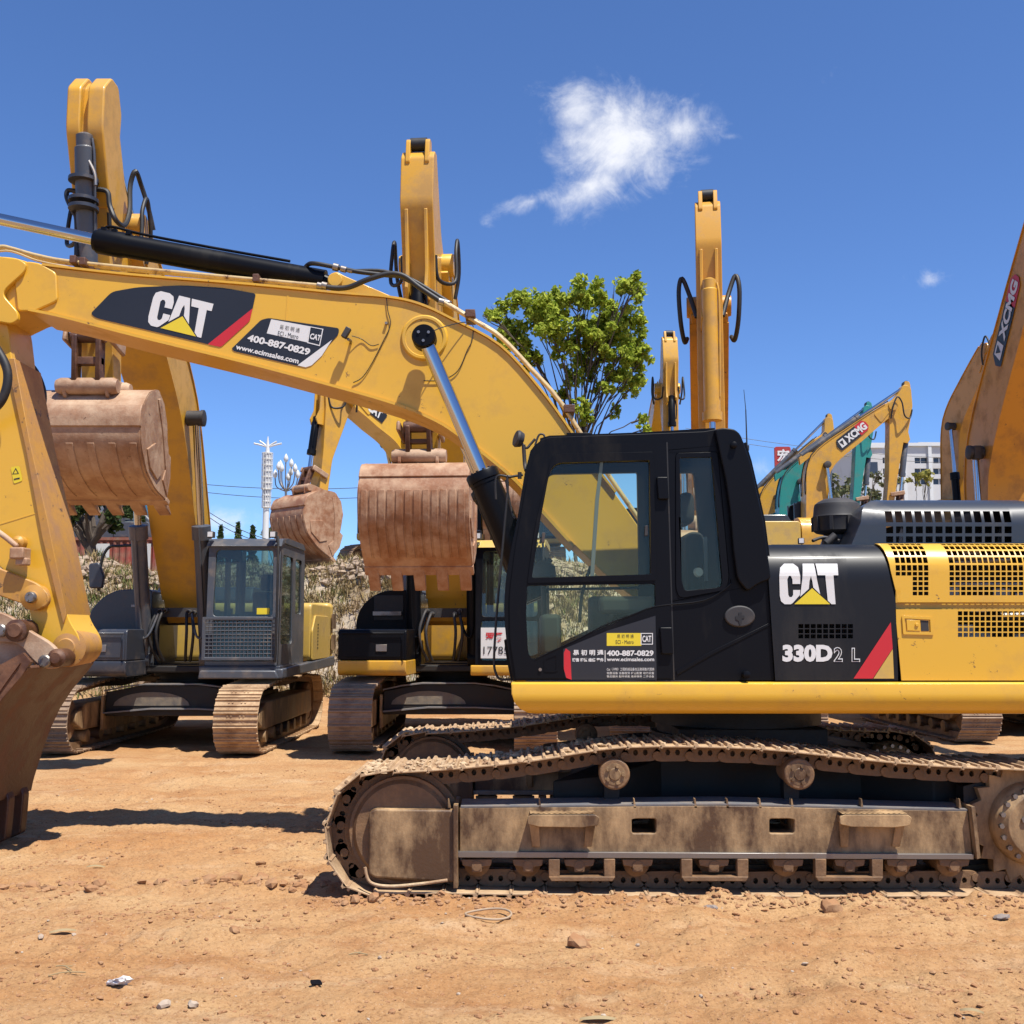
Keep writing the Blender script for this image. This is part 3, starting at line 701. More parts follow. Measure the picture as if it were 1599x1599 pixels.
mb = MB(); xa = Xu(806, 1100, 7.1); xb = Xu(1960, 1100, 7.1); zb = Zv(1114, 7.05)
mb.box(xa+.1, xb, 7.16, 10.0, zb+.03, zb+.14); mb.box(xa+.5, xb-.3, 7.5, 9.7, zb-.02, zb+.03); mb.build('deck', M['darksteel'], root)

# ---- yellow side skirt: rounded section swept along X
def skirt(name, u0, u1, Y, sgn):
    zt = Zv(1067, 7.05); zb_ = Zv(1116, 7.05); h = zt-zb_
    prof = [(.0, zt), (-.0, zt)]
    sec = [(.12, zt), (.015, zt), (0, zt-.01), (-.012, zt-h*.35), (-.006, zt-h*.6), (.02, zt-h*.82), (.06, zt-h*.96), (.11, zb_), (.2, zb_)]
    x1 = Xu(u1, 1090, 7.05); rows = []
    for (dy, z) in sec:
        k = (zt-z)/h; v = 1067+49*k
        x0 = Xu(800, 1067, 7.05)+ .16*(1-math.sqrt(max(0, 1-(max(0, k-.25)/.75)**2)))
        rows.append([Vector((x0+(x1-x0)*t, Y+sgn*dy, z)) for t in (0, .002, .05, .2, .4, .6, .8, 1)])
    mb = MB().sheet(rows); n = len(sec); L_ = [r[0] for r in rows]; mb.add(L_+[Vector((p.x+.0, Y+sgn*.2, p.z)) for p in L_], [(i, i+1, n+i+1, n+i) for i in range(n-1)])
    return mb.build(name, M['yellow'], root, solid=.008, bevel=0, ang=50)
skirt('side_skirt', 800, 1960, 7.05, 1); skirt('side_skirt', 800, 1960, 10.02, -1)

# ---- perforated and curved body panels
def breaks(a, b, regs):
    """cuts between a and b; regs (lo, hi, n, holefrac); returns cuts and the region id of each cell (None = solid)"""
    cuts = [a]; ids = []
    for k, (lo, hi, n, fr) in enumerate(regs):
        if lo > cuts[-1]+1e-6: cuts.append(lo); ids.append(None)
        p = (hi-lo)/n
        for i in range(n):
            cuts.append(lo+p*i+p*fr); ids.append((k, i))
            if i < n-1 or True: cuts.append(lo+p*(i+1)); ids.append(None)
    if b > cuts[-1]+1e-6: cuts.append(b); ids.append(None)
    return cuts, ids
def perf(name, m, vrows, Yf, Ytop, vtop, ucols, isopen, ul, ur, thick=.006, parent=None, curve_v=None, par=None):
    """vrows=(cuts, ids) in pixel rows bottom..top; rows above curve_v roll back towards Ytop"""
    cuts, ids = vrows; uc, ui = ucols; rows = []
    for v in cuts:
        if curve_v is not None and v < curve_v:
            k = (curve_v-v)/(curve_v-vtop); a = k*math.pi/2*.98; Y = Yf+(Ytop-Yf)*(1-math.cos(a)); zc = Zv(curve_v, Yf); zt = Zv(vtop, Ytop); z = zc+(zt-zc)*math.sin(a)
            kk = k
        else: Y = Yf; z = Zv(v, Yf)
        r = []
        for i, u in enumerate(uc):
            uu = ul(v) if i == 0 else ur(v) if i == len(uc)-1 else u
            r.append(Vector((Xu(uu, v, Yf), Y, z)))
        rows.append(r)
    mb = MB().sheet(rows, skip=lambda i, j: ids[i] is not None and ui[j] is not None and isopen(ids[i], ui[j]))
    return mb.build(name, m, parent or root, solid=thick, ang=50), rows
# subdivide plain stretches so curves stay smooth
def densify(c, step):
    cuts, ids = c; o = [cuts[0]]; oi = []
    for i in range(len(ids)):
        a, b = cuts[i], cuts[i+1]; n = max(1, int(abs(b-a)/step)) if ids[i] is None else 1
        for k in range(n): o.append(a+(b-a)*(k+1)/n); oi.append(ids[i])
    return o, oi
def flip(c):  # rows given top..bottom as v ascending
    return c
# black panel with the model number
vr = densify(breaks(852, 1063, [(975, 999, 3, .8)]), 6); uc = breaks(1197, 1400, [(1247, 1334, 9, .8)])
lin = lambda a, b: (lambda v: a[1]+(b[1]-a[1])*(v-a[0])/(b[0]-a[0]))
bp, _ = perf('side_panel', M['black_gloss'], vr, YN, YN+.22, 852, uc, lambda a, b: True, lin((852, 1197), (1063, 1211)), lambda v: 1378+(v-852)*.24 if v < 942 else 1399+(v-942)*.03, curve_v=905)
bp['label'] = 'black panel with white lettering'
# upper yellow engine door with two grilles
vr = densify(breaks(851, 941, [(855, 932, 10, .76)]), 5); uc = breaks(1380, 1745, [(1399, 1452, 6, .78), (1483, 1690, 23, .78)])
def op(a, b):
    if b[0] == 0: return (a[1] < 6) or b[1] > 2
    return True
lu = lambda v: 1381+(v-851)*.25
ud, rows_u = perf('engine_door', M['yellow'], vr, YN, YN+.2, 850, uc, op, lu, lambda v: 1745, curve_v=890)
vr = densify(breaks(952, 1063, [(955, 997, 5, .78)]), 20); uc = breaks(1398, 1745, [(1496, 1690, 22, .78)])
perf('engine_door', M['yellow'], vr, YN, YN, 900, uc, lambda a, b: True, lambda v: 1398+(v-952)*.09, lambda v: 1745)
mb = MB(); slab(mb, [(1390, 940), (1745, 940), (1745, 953), (1392, 953)], YN+.045, YN+.06); mb.build('panel_recess', M['yellow'], root)
# door latch
mb = MB(); slab(mb, rounded([(1409, 962), (1457, 964), (1459, 992), (1411, 991)], 2), YN-.012, YN-.004, [rounded([(1413, 966), (1453, 968), (1454, 988), (1415, 987)], 1)]); lt = mb.build('latch', M['yellow'], root, bevel=.002)
mb = MB(); slab(mb, [(1416, 968), (1437, 969), (1438, 986), (1417, 985)], YN-.010, YN-.003); c = P(1432, 976, YN-.01); mb.cyl(c, c-Vector((0, .008, 0)), .012, n=12); mb.build('latch_plate', M['yellow'], lt, bevel=.002)
mb = MB(); slab(mb, [(1438, 969), (1450, 970), (1451, 986), (1439, 986)], YN-.005, YN-.003); mb.build('latch_slot', M['plastic'], lt)
# engine bay behind the grilles
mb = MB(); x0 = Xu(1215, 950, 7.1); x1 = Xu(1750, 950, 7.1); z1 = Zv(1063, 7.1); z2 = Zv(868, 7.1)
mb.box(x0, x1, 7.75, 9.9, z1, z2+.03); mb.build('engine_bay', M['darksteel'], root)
rng = random.Random(2); mb = MB()
for i in range(16):
    u = rng.uniform(1480, 1640); v = rng.uniform(860, 1000); c = P(u, v, 7.4)
    if i % 2: mb.cyl(c-Vector((.2, 0, 0)), c+Vector((rng.uniform(.1, .3), 0, rng.uniform(-.02, .02))), rng.uniform(.01, .03), n=10)
    else: mb.box(c.x-.06, c.x+.06, c.y, c.y+.1, c.z-.05, c.z+.04)
mb.build('engine_pipes', M['steel'], root)
mb = MB(); zt = Zv(851, 7.3); xt = Xu(1205, 850, 7.3)
mb.box(xt, Xu(1745, 850, 7.3), 7.285, 9.85, zt-.012, zt+.0); mb.build('engine_deck', M['black_hood'], root)
# engine hood with three rows of openings
vr = densify(breaks(783, 851, [(806.5, 821, 1, .68), (822.5, 837.5, 1, .72), (838, 850, 1, .80)]), 4); uc = breaks(1330, 1640, [(1384, 1384+15.4*13, 13, .72)])
def hl(v):
    pts = [(783, 1420), (786, 1398), (790, 1376), (797, 1362), (804, 1350), (820, 1343), (851, 1330)]
    for (a, b) in zip(pts, pts[1:]):
        if v <= b[0]: return a[1]+(b[1]-a[1])*(v-a[0])/(b[0]-a[0])
    return pts[-1][1]
hd, rows_h = perf('engine_hood', M['black_hood'], vr, 7.55, 7.85, 783, uc, lambda a, b: True, hl, lambda v: 1640-max(0, (812-v))*1.2, curve_v=816)
mb = MB(); L_ = [r[0] for r in rows_h]; mb.sheet([L_, [Vector((p.x+.12, 8.9, p.z)) for p in L_]])
T_ = rows_h[0]; mb.sheet([T_, [Vector((p.x, 9.2, p.z-.03)) for p in T_]]); Rr = [r[-1] for r in rows_h]; mb.sheet([Rr, [Vector((p.x, 9.2, p.z)) for p in Rr]])
mb.build('hood_shell', M['black_hood'], hd, ang=60)
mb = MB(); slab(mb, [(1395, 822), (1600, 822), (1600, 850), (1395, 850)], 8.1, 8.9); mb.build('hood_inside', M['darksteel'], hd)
for u in (1409, 1563):
    mb = MB(); slab(mb, [(u-5, 850), (u+4, 850), (u+3, 832), (u-1, 824), (u-4, 832)], 7.8, 7.82); mb.build('hood_bracket', M['steel'], hd)
# air pre-cleaner
c = P(1309, 850, 8.15); k = 1/FPX*8.2; mb = MB()
zf = lambda v: (850-v)*k
mb.rings(c, (0, 0, 1), [(0, .09), (zf(836), .09), (zf(833), .16), (zf(830), .178), (zf(812), .180), (zf(808), .186), (zf(805), .178), (zf(793), .172), (zf(788), .165), (zf(784), .14), (zf(780), .10), (zf(778), .03)], 48)
pc = mb.build('air_precleaner', M['plastic'], root, ang=30)
mb = MB()
for a in range(0, 360, 40):
    d = Vector((math.cos(R(a)), math.sin(R(a)), 0)); b_ = c+d*.182; mb.box(-.012, .012, -.008, .012, zf(830), zf(808), Matrix.Translation((b_.x, b_.y, c.z)) @ Matrix.Rotation(R(a-90), 4, 'Z'))
mb.build('rib', M['plastic'], pc, split=True)
mb = MB(); mb.cyl(c+Vector((0, 0, -.02)), c+Vector((0, 0, .06)), .12); c2 = P(1280, 845, 7.9); mb.tube([c2+Vector((-.05, 0, 0)), c2+Vector((.05, .05, .03)), c2+Vector((.15, 0, 0))], .012); mb.cyl(c2+Vector((.05, 0, -.02)), c2+Vector((.12, 0, .04)), .03)
mb.build('intake_pipe', M['plastic'], root)
# counterweight behind (outside the frame but throws light and shade)
xr = Xu(1745, 950, 7.1); mb = MB(); zc0 = Zv(1100, 7.1)
mb.poly(rounded([(xr, 7.1), (xr+.45, 7.15), (xr+.7, 7.6), (xr+.72, 9.6), (xr+.45, 10.0), (xr, 10.05)], .15), [], lambda x, y: (x, y, zc0), (0, 0, 1.15)); mb.build('counterweight', M['yellow'], root, bevel=.04)

# ---- cab
CY0, CY1 = 7.12, 8.12
cab_out = smooth2([(802, 1063), (796, 1035), (791, 1000), (788, 960), (789, 925), (791, 900), (799, 856), (809, 808)], 2)+[(820, 739), (829, 704), (835, 696), (845, 688), (859, 683), (1000, 678), (1100, 674)]
rear = [(1117, 671), (1130, 670), (1147, 671), (1155, 677), (1162, 692), (1171, 721), (1180, 760), (1192, 814), (1199, 868), (1204, 910), (1210, 1063)]
w_up = rounded([(863, 709), (1021, 706), (1025, 907), (824, 911), (836, 820)], [14, 3, 3, 4, 30])
w_up_glass = rounded([(871, 723), (1015, 719), (1017, 897), (831, 903), (843, 820), (859, 735)], [10, 3, 3, 4, 20, 20])
w_low = rounded([(824, 915), (1024, 912), (1024, 948), (985, 963), (940, 981), (880, 1010), (832, 1032), (825, 1020), (822, 960)], [4, 4, 6, 20, 20, 20, 10, 10, 10])
w_rear = rounded([(1056, 708), (1121, 706), (1139, 905), (1133, 922), (1062, 935), (1056, 920)], [6, 6, 12, 12, 10, 10])
mb = MB(); slab(mb, cab_out+rear, CY0, CY0+.05, [w_up, w_low, w_rear]); cabf = mb.build('cab', M['black'], root, bevel=.004, seg=2)
mb = MB(); slab(mb, cab_out+rear, CY0+.0, CY0+.05, [w_up, w_low, w_rear]); mb.v = [(x, y+.95, z) for x, y, z in mb.v]; mb.build('cab_far_wall', M['black'], cabf)
def bandY(pts, Y0, Y1, name, m, par, th=.02, bev=0):
    rows = [[P(u, v, Y0) for u, v in pts], [P(u, v, Y0)+Vector((0, Y1-Y0, 0)) for u, v in pts]]
    return MB().sheet(rows).build(name, m, par, solid=th, ang=50)
bandY([(845, 688), (859, 684), (1000, 679), (1117, 672)], CY0+.03, CY1-.02, 'cab_roof', M['black'], cabf, .03)
bandY(rear[4:], CY0+.03, CY1-.02, 'cab_rear_wall', M['black'], cabf, .03)
bandY(cab_out[:5], CY0+.03, CY1-.02, 'cab_front_panel', M['black'], cabf, .03)
bandY([(800, 858), (809, 808), (820, 739), (829, 704)], CY0+.07, CY1-.06, 'windscreen', M['glass'], cabf, .004)
# frame round the front edge + raised rear pillar
mb = MB(); bandpts = [(834, 705), (842, 694), (860, 689), (1115, 680)]
slab(mb, rounded([(1117, 671), (1130, 668), (1147, 670), (1157, 678), (1172, 721), (1181, 760), (1193, 814), (1200, 868), (1205, 905), (1185, 912), (1168, 925), (1152, 905), (1146, 860), (1141, 800), (1134, 750), (1124, 705)], [3]+[8]*14+[5]), CY0-.05, CY0+.0); mb.build('rear_pillar', M['black'], cabf, bevel=.035, seg=4)
def seam(pts, w, Y, m='rubber', nm='seal', par=None, d=.008):
    mb = MB(); q = [P(u, v, Y) for u, v in pts]; mb.tube(q, w, 6, 3); return mb.build(nm, M[m], par or cabf)
# door frame (raised), window frame, divider, glass
mb = MB(); slab(mb, rounded([(838, 708), (852, 696), (1040, 691), (1051, 1060), (806, 1060), (797, 1000), (796, 930), (806, 850), (826, 740)], [12, 10, 2, 2, 2, 10, 20, 20, 20]), CY0-.012, CY0, [w_up, w_low]); door = mb.build('door', M['black'], root, bevel=.004, seg=2)
mb = MB(); slab(mb, w_up, CY0-.022, CY0+.02, [w_up_glass]); mb.build('window_frame', M['black'], door, bevel=.004)
mb = MB(); slab(mb, w_up_glass, CY0+.012, CY0+.016); mb.build('window', M['glass'], door, fix=True)
mb = MB(); slab(mb, [(938, 720), (943, 720), (936, 780), (928, 902), (922, 902), (930, 780)], CY0+.003, CY0+.02); mb.build('window_divider', mat('window_rubber', (.12, .17, .14), .4), door)
mb = MB()
for u, v in ((849, 840), (1010, 829)): slab(mb, [(u-2, v-8), (u+3, v-8), (u+2, v+8), (u-3, v+8)], CY0-.004, CY0+.012)
mb.build('window_catch', M['plastic'], door, bevel=.002, split=True)
mb = MB(); slab(mb, w_low, CY0+.012, CY0+.016); mb.build('window', M['glass'], door)
mb = MB(); slab(mb, w_rear, CY0-.008, CY0+.02, [rounded([(1062, 715), (1112, 714), (1129, 912), (1124, 918), (1069, 923), (1065, 905)], [3, 3, 6, 5, 5, 3])]); mb.build('window_frame', M['black'], cabf, bevel=.003)
mb = MB(); slab(mb, w_rear, CY0+.012, CY0+.016); mb.build('window', M['glass'], cabf)
mb = MB(); slab(mb, [(1041, 691), (1043, 691), (1054, 1062), (1052, 1062)], CY0-.0005, CY0+.003); mb.build('door_gap', M['rubber'], cabf)
# lower door crease from the window corner
mb = MB(); cr = smooth2([(836, 1032), (845, 1026), (900, 1000), (945, 977), (990, 960), (1027, 947), (1100, 938), (1139, 915), (1142, 905)], 4); q = [P(u, v, CY0-.010) for u, v in cr]; mb.tube(q, .005, 6, 1); mb.build('body_crease', M['black'], door)
mb = MB(); slab(mb, [(1058, 1055), (1110, 1025), (1204, 977), (1204, 972), (1110, 1018), (1056, 1048)], CY0-.006, CY0); mb.build('body_crease', M['black'], cabf, bevel=.003)
mb = MB()
for (a, b, c_, d_) in ((1026, 745, 1045, 780), (1031, 980, 1052, 1022)):
    slab(mb, rounded([(a, b), (c_-2, b), (c_, d_), (a+3, d_)], 2), CY0-.04, CY0-.012); 
mb.build('hinge', M['black'], door, bevel=.006, split=True)
mb = MB(); slab(mb, rounded([(850, 1028), (866, 1021), (872, 1024), (872, 1047), (868, 1050), (850, 1050)], 3), CY0-.016, CY0-.012, [rounded([(853, 1030), (869, 1024), (869, 1047), (853, 1047)], 2)]); mb.build('door_handle', M['black'], door, bevel=.002)
mb = MB(); c = P(844, 1046, CY0-.012); mb.cyl(c, c-Vector((0, .01, 0)), .011, n=12); mb.build('door_lock', M['steel'], door)
# fuel-cap like oval on the rear side
mb = MB(); slab(mb, [(1156+24*math.cos(a), 963+17*math.sin(a)) for a in np.arange(0, 6.28, .2)], CY0-.02, CY0); ov = mb.build('oval_cap', M['plastic'], cabf, bevel=.012, seg=3)
mb = MB(); slab(mb, [(1154, 957), (1159, 957), (1159, 962), (1163, 962), (1163, 966), (1159, 966), (1159, 972), (1156, 978), (1154, 970), (1149, 967), (1149, 963), (1154, 962)], CY0-.024, CY0-.021); mb.build('keyhole', M['rubber'], ov)
for (u, v, r) in ((1146, 696, .022), (1166, 1054, .024)):
    mb = MB(); c = P(u, v, CY0-.05); mb.rings(c-Vector((0, .03, 0)), (0, 1, 0), [(0, .01), (.005, r), (.08, r*.9)], 16); mb.build('knob', M['black'], cabf)
# interior
mb = MB(); c = P(1070, 800, 7.6); 
mb.box(c.x-.06, c.x+.05, 7.45, 7.75, c.z-.10, c.z+.13); mb.box(c.x-.03, c.x+.10, 7.38, 7.85, c.z-.75, c.z-.16); mb.box(c.x-.55, c.x+.05, 7.36, 7.86, c.z-.87, c.z-.72); mb.box(c.x-.45, c.x, 7.42, 7.8, c.z-1.1, c.z-.86)
st = mb.build('seat', M['seat'], root, bevel=.05, seg=3)
mb = MB(); d = P(985, 955, 7.35)
mb.box(d.x-.22, d.x+.22, 7.25, 7.38, d.z-.02, d.z+.10); mb.box(d.x-.25, d.x+.25, 7.85, 8.0, d.z-.4, d.z+.12); e = P(870, 1000, 7.6); mb.box(e.x-.12, e.x+.02, 7.35, 7.85, e.z-.1, e.z+.18)
mb.build('console', M['interior'], root, bevel=.03)
mb = MB(); e = P(905, 905, 7.4); mb.tube([e+Vector((0, 0, -.3)), e+Vector((.02, 0, -.1)), e+Vector((.08, 0, .09))], .012); e2 = P(850, 895, 7.7); mb.tube([e2+Vector((0, 0, -.4)), e2, e2+Vector((.05, 0, .1))], .02); mb.rings(e2+Vector((.0, 0, -.05)), (0, 0, 1), [(0, .03), (.02, .09), (.1, .08), (.14, .03)], 16); mb.build('control_lever', M['plastic'], root, split=True)
mb = MB(); e = P(1089, 895, 7.3); mb.rings(e, (.4, -1, .2), [(0, .02), (.01, .035), (.03, .03)], 16); e = P(1078, 850, 7.95); mb.box(e.x-.04, e.x+.12, 7.9, 7.95, e.z-.28, e.z+.05); mb.build('cab_fittings', M['lamp'], root)
mb = MB(); f0 = P(810, 1055, 7.2); mb.box(f0.x, Xu(1205, 1055, 7.2), 7.2, 8.1, f0.z-.02, f0.z+.02); mb.build('cab_floor', M['plastic'], root)
# lamps, mirrors and rails at the cab front
mb = MB(); c = P(812, 688, 7.35); mb.rings(c+Vector((-.03, -.03, .01)), (1, .35, -.25), [(0, .02), (.0, .055), (.015, .062), (.05, .05), (.06, .02)], 20); lm = mb.build('work_lamp', M['plastic'], root)
mb = MB(); mb.tube([c, P(822, 700, 7.3), P(829, 694, 7.3), P(836, 686, 7.3)], .009); mb.tube([P(836, 696, 7.25), P(842, 680, 7.25), P(850, 680, 7.25), P(850, 690, 7.25)], .007); mb.tube([P(818, 695, 7.3), P(820, 725, 7.3), P(822, 735, 7.25)], .014); mb.build('lamp_bracket', M['plastic'], lm)
mb = MB(); Yh = 7.25
mb.tube([P(817, 742, Yh), P(798, 745, Yh), P(793, 746, Yh), P(793, 770, Yh), P(785, 860, Yh), P(776, 960, Yh), P(772, 1030, Yh), P(775, 1052, Yh), P(782, 1061, Yh), P(800, 1061, Yh)], .009, 8)
mb.tube([P(797, 746, 7.3), P(776, 745, 7.3), P(775, 780, 7.3)], .008); mb.tube([P(790, 750, 7.35), P(800, 800, 7.35), P(806, 810, 7.3)], .007); mb.cyl(P(812, 738, 7.2), P(812, 748, 7.2), .014); mb.cyl(P(803, 1048, 7.22), P(803, 1064, 7.22), .012); mb.build('mirror_rail', M['rubber'], root)
mb = MB(); mb.cyl(P(1167, 702, 8.0), P(1165, 640, 8.0), .006, .004, 6); mb.cyl(P(1165, 640, 8.0), P(1162, 609, 8.0), .003, .002, 6); mb.cyl(P(1167, 704, 8.0), P(1167, 696, 8.0), .016); mb.build('antenna', M['rubber'], root)
mb = MB()
for u in (905, 1000, 1080): slab(mb, [(u-20, 676), (u+20, 676), (u+18, 681), (u-18, 681)], 7.5, 7.7)
mb.build('roof_ridge', M['black'], cabf, bevel=.004)

# ---- decals on cab and panel
Yd = CY0-.0155
dc = flat([(880, 1014), (950, 985), (1024, 962), (1026, 1062), (893, 1062), (883, 1058), (880, 1040)], Yd).build('decal', M['decal_black'], door, fix=False)
flat([(884, 1013), (891, 1018), (893, 1062), (885, 1059), (881, 1045), (881, 1020)], Yd-.001).build('decal_stripe', M['decal_red'], dc if False else door, fix=False)
lb = flat([(948, 989), (1002, 989), (1002, 1009), (948, 1009)], Yd-.001).build('label', M['decal_yellow'], door, fix=False)
lettering('易 初 明 通', quad_px((964, 997), (990, 997), (964, 991), Yd-.002), M['decal_black'], door); lettering('ECI - Metro', quad_px((962, 1006), (990, 1006), (962, 1000), Yd-.002), M['decal_black'], door)
mb = MB(); slab(mb, [(1001, 989), (1020, 989), (1020, 1007), (1001, 1007)], Yd-.0015, Yd-.001, [[(1002.3, 990.2), (1018.7, 990.2), (1018.7, 1005.8), (1002.3, 1005.8)]]); mb.build('label_border', M['decal_white'], door, smooth=False)
lettering('CAT', quad_px((1003.5, 1003), (1017.5, 1003), (1003.5, 993), Yd-.002), M['decal_white'], door, .03)
lettering('易 初 明 通', quad_px((895, 1024), (943, 1024), (895, 1015), Yd-.002), M['decal_white'], door, .03)
lettering('400-887-0829', quad_px((948, 1025), (1021, 1025), (948, 1016), Yd-.002), M['decal_white'], door, .035)
lettering('www.ecimsales.com', quad_px((948, 1033), (1022, 1033), (948, 1027), Yd-.002), M['decal_white'], door, .02)
lettering('销售 租赁 维修 零件', quad_px((894, 1034), (943, 1034), (894, 1028), Yd-.002), M['decal_white'], door, .03)
flat([(944.8, 1016), (946, 1016), (946, 1034), (944.8, 1034)], Yd-.002).build('label_rule', M['decal_white'], door, fix=False)
lettering('Cat（卡特）工程机械设备在云南销售代理商', quad_px((948, 1048), (1022, 1048), (948, 1043), Yd-.002), M['decal_white'], door)
lettering('销售设备 设备租赁 矿山配套 动力设备', quad_px((948, 1053.5), (1022, 1053.5), (948, 1049.5), Yd-.002), M['decal_white'], door)
lettering('售后服务 配件销售 维修保养 二手设备', quad_px((948, 1058.5), (1022, 1058.5), (948, 1055), Yd-.002), M['decal_white'], door)
# panel logo: the panel curves back above row 905, so letters sit on the flat part and follow it
def panel_pt(u, v, lift=.004):
    Yf, vt, cv = YN, 852, 905
    if v < cv:
        k = (cv-v)/(cv-vt); a = k*math.pi/2*.98; Y = Yf+.22*(1-math.cos(a)); zc = Zv(cv, Yf); zt = Zv(vt, Yf+.22); z = zc+(zt-zc)*math.sin(a)
        return Vector((Xu(u, v, Yf), Y-lift-.004, z+lift*k))
    return Vector((Xu(u, v, Yf), Yf-lift-.002, Zv(v, Yf)))
def mp_panel(a, b): return panel_pt(1217+92*a, 944-54*b, .006)
def logo_dense(mpf, parent):
    f = lambda x, y: mpf((x-205)/342, (742-y)/195)
    def slice_poly(l):   # cut a flat polygon into thin horizontal bands so that it can follow a curve
        bm = bmesh.new(); vs = [bm.verts.new((x, y, 0)) for x, y in l]; bm.faces.new(vs)
        for yy in range(555, 742, 12): bmesh.ops.bisect_plane(bm, geom=bm.verts[:]+bm.edges[:]+bm.faces[:], plane_co=(0, yy, 0), plane_no=(0, 1, 0))
        bm.verts.index_update(); r = ([f(v.co.x, v.co.y) for v in bm.verts], [tuple(v.index for v in fc.verts) for fc in bm.faces]); bm.free(); return r
    mb = MB()
    for l in (LC, LA, LT): mb.add(*slice_poly(l))
    mb.build('lettering', M['decal_white'], parent, smooth=False, fix=False)
    MB().add(*slice_poly(LTri)).build('logo_triangle', M['decal_yellow'], parent, smooth=False, fix=False)
logo_dense(mp_panel, bp)
lettering('330D', lambda a, b: panel_pt(1222+78*a, 1034-27*b), M['decal_white'], bp, .055)
def outline_text(s, u0, u1, v0, v1, par):
    lettering(s, lambda a, b: panel_pt(u0+(u1-u0)*a, v1-(v1-v0)*b, .004), M['decal_white'], par, .045)
    lettering(s, lambda a, b: panel_pt(u0+1.2+(u1-u0-2.4)*a, v1-1.2-(v1-v0-2.4)*b, .006), M['black'], par, -.004)
outline_text('2', 1302, 1316, 1011, 1034, bp); outline_text('L', 1330, 1343, 1012, 1034, bp)
MB().add([panel_pt(*p) for p in ((1391, 972), (1394, 1013), (1363, 1060), (1333, 1060))], [(0, 1, 2, 3)]).build('decal_stripe', M['decal_red'], bp, fix=False)
MB().add([panel_pt(*p) for p in ((1394, 1014), (1396, 1060), (1364, 1060))], [(0, 1, 2)]).build('decal_stripe', M['yellow_pale'], bp, fix=False)

# ---- boom
BY0, BY1 = 8.35, 8.85
b_top = [(-60, 420), (-20, 403), (15, 402), (40, 408), (67, 416), (200, 431), (397, 447), (530, 460), (605, 466), (655, 477), (705, 500), (780, 541), (841, 607), (884, 665), (915, 712), (960, 770), (1010, 842), (1040, 900)]
b_bot = [(1035, 935), (985, 930), (898, 852), (847, 796), (809, 752), (765, 714), (721, 681), (682, 656), (616, 629), (501, 596), (380, 564), (215, 524), (100, 494), (47, 483), (20, 492), (-10, 505), (-40, 500), (-70, 460)]
bt = smooth2(b_top, 4); bb = smooth2(b_bot, 4)
mb = MB(); slab(mb, bt+bb, BY0, BY1); boom = mb.build('boom', M['yellow'], root, bevel=.006)
def ribbon(pts, Y0, Y1, th, name, m, par, sgn=1):
    q = [P(u, v, BY0) for u, v in pts]; mb = MB(); A = []; B = []
    for i, p in enumerate(q):
        t = (q[min(i+1, len(q)-1)]-q[max(i-1, 0)]).normalized(); n = Vector((-t.z, 0, t.x))*sgn
        A.append(p); B.append(p+n*th)
    def at(l, Y): return [Vector((p.x, Y, p.z)) for p in l]
    mb.sheet([at(A, Y0), at(B, Y0), at(B, Y1), at(A, Y1), at(A, Y0)]); return mb.build(name, m, par, ang=50)
ribbon(smooth2([p for p in b_bot if 40 < p[0] < 900], 4), BY0-.025, BY1+.025, .022, 'bottom_flange', M['yellow'], boom, 1)
ribbon(smooth2([p for p in b_top if 60 < p[0] < 1000], 4), BY0-.02, BY1+.02, -.018, 'top_flange', M['yellow'], boom, -1)
# nose plate at the stick joint and stiffener pad
mb = MB(); slab(mb, rounded([(-70, 420), (-20, 398), (30, 405), (41, 412), (38, 425), (8, 452), (5, 462), (28, 488), (28, 500), (18, 506), (-15, 500), (-70, 480)], [0, 5, 5, 4, 6, 8, 8, 6, 4, 6, 4, 0]), BY0-.05, BY0); mb.build('nose_plate', M['yellow'], boom, bevel=.006)
mb = MB(); slab(mb, rounded([(20, 418), (42, 408), (62, 411), (88, 426), (90, 470), (55, 486), (28, 486)], 6), BY0-.02, BY0); mb.build('nose_pad', M['yellow'], boom, bevel=.012)
mb = MB(); c = P(663, 528, BY0); mb.rings(c, (0, -1, 0), [(0, .19), (.012, .185), (.02, .175), (.02, .155), (.012, .15), (.012, .1)], 48); mb.build('pin_ring', M['yellow'], boom)
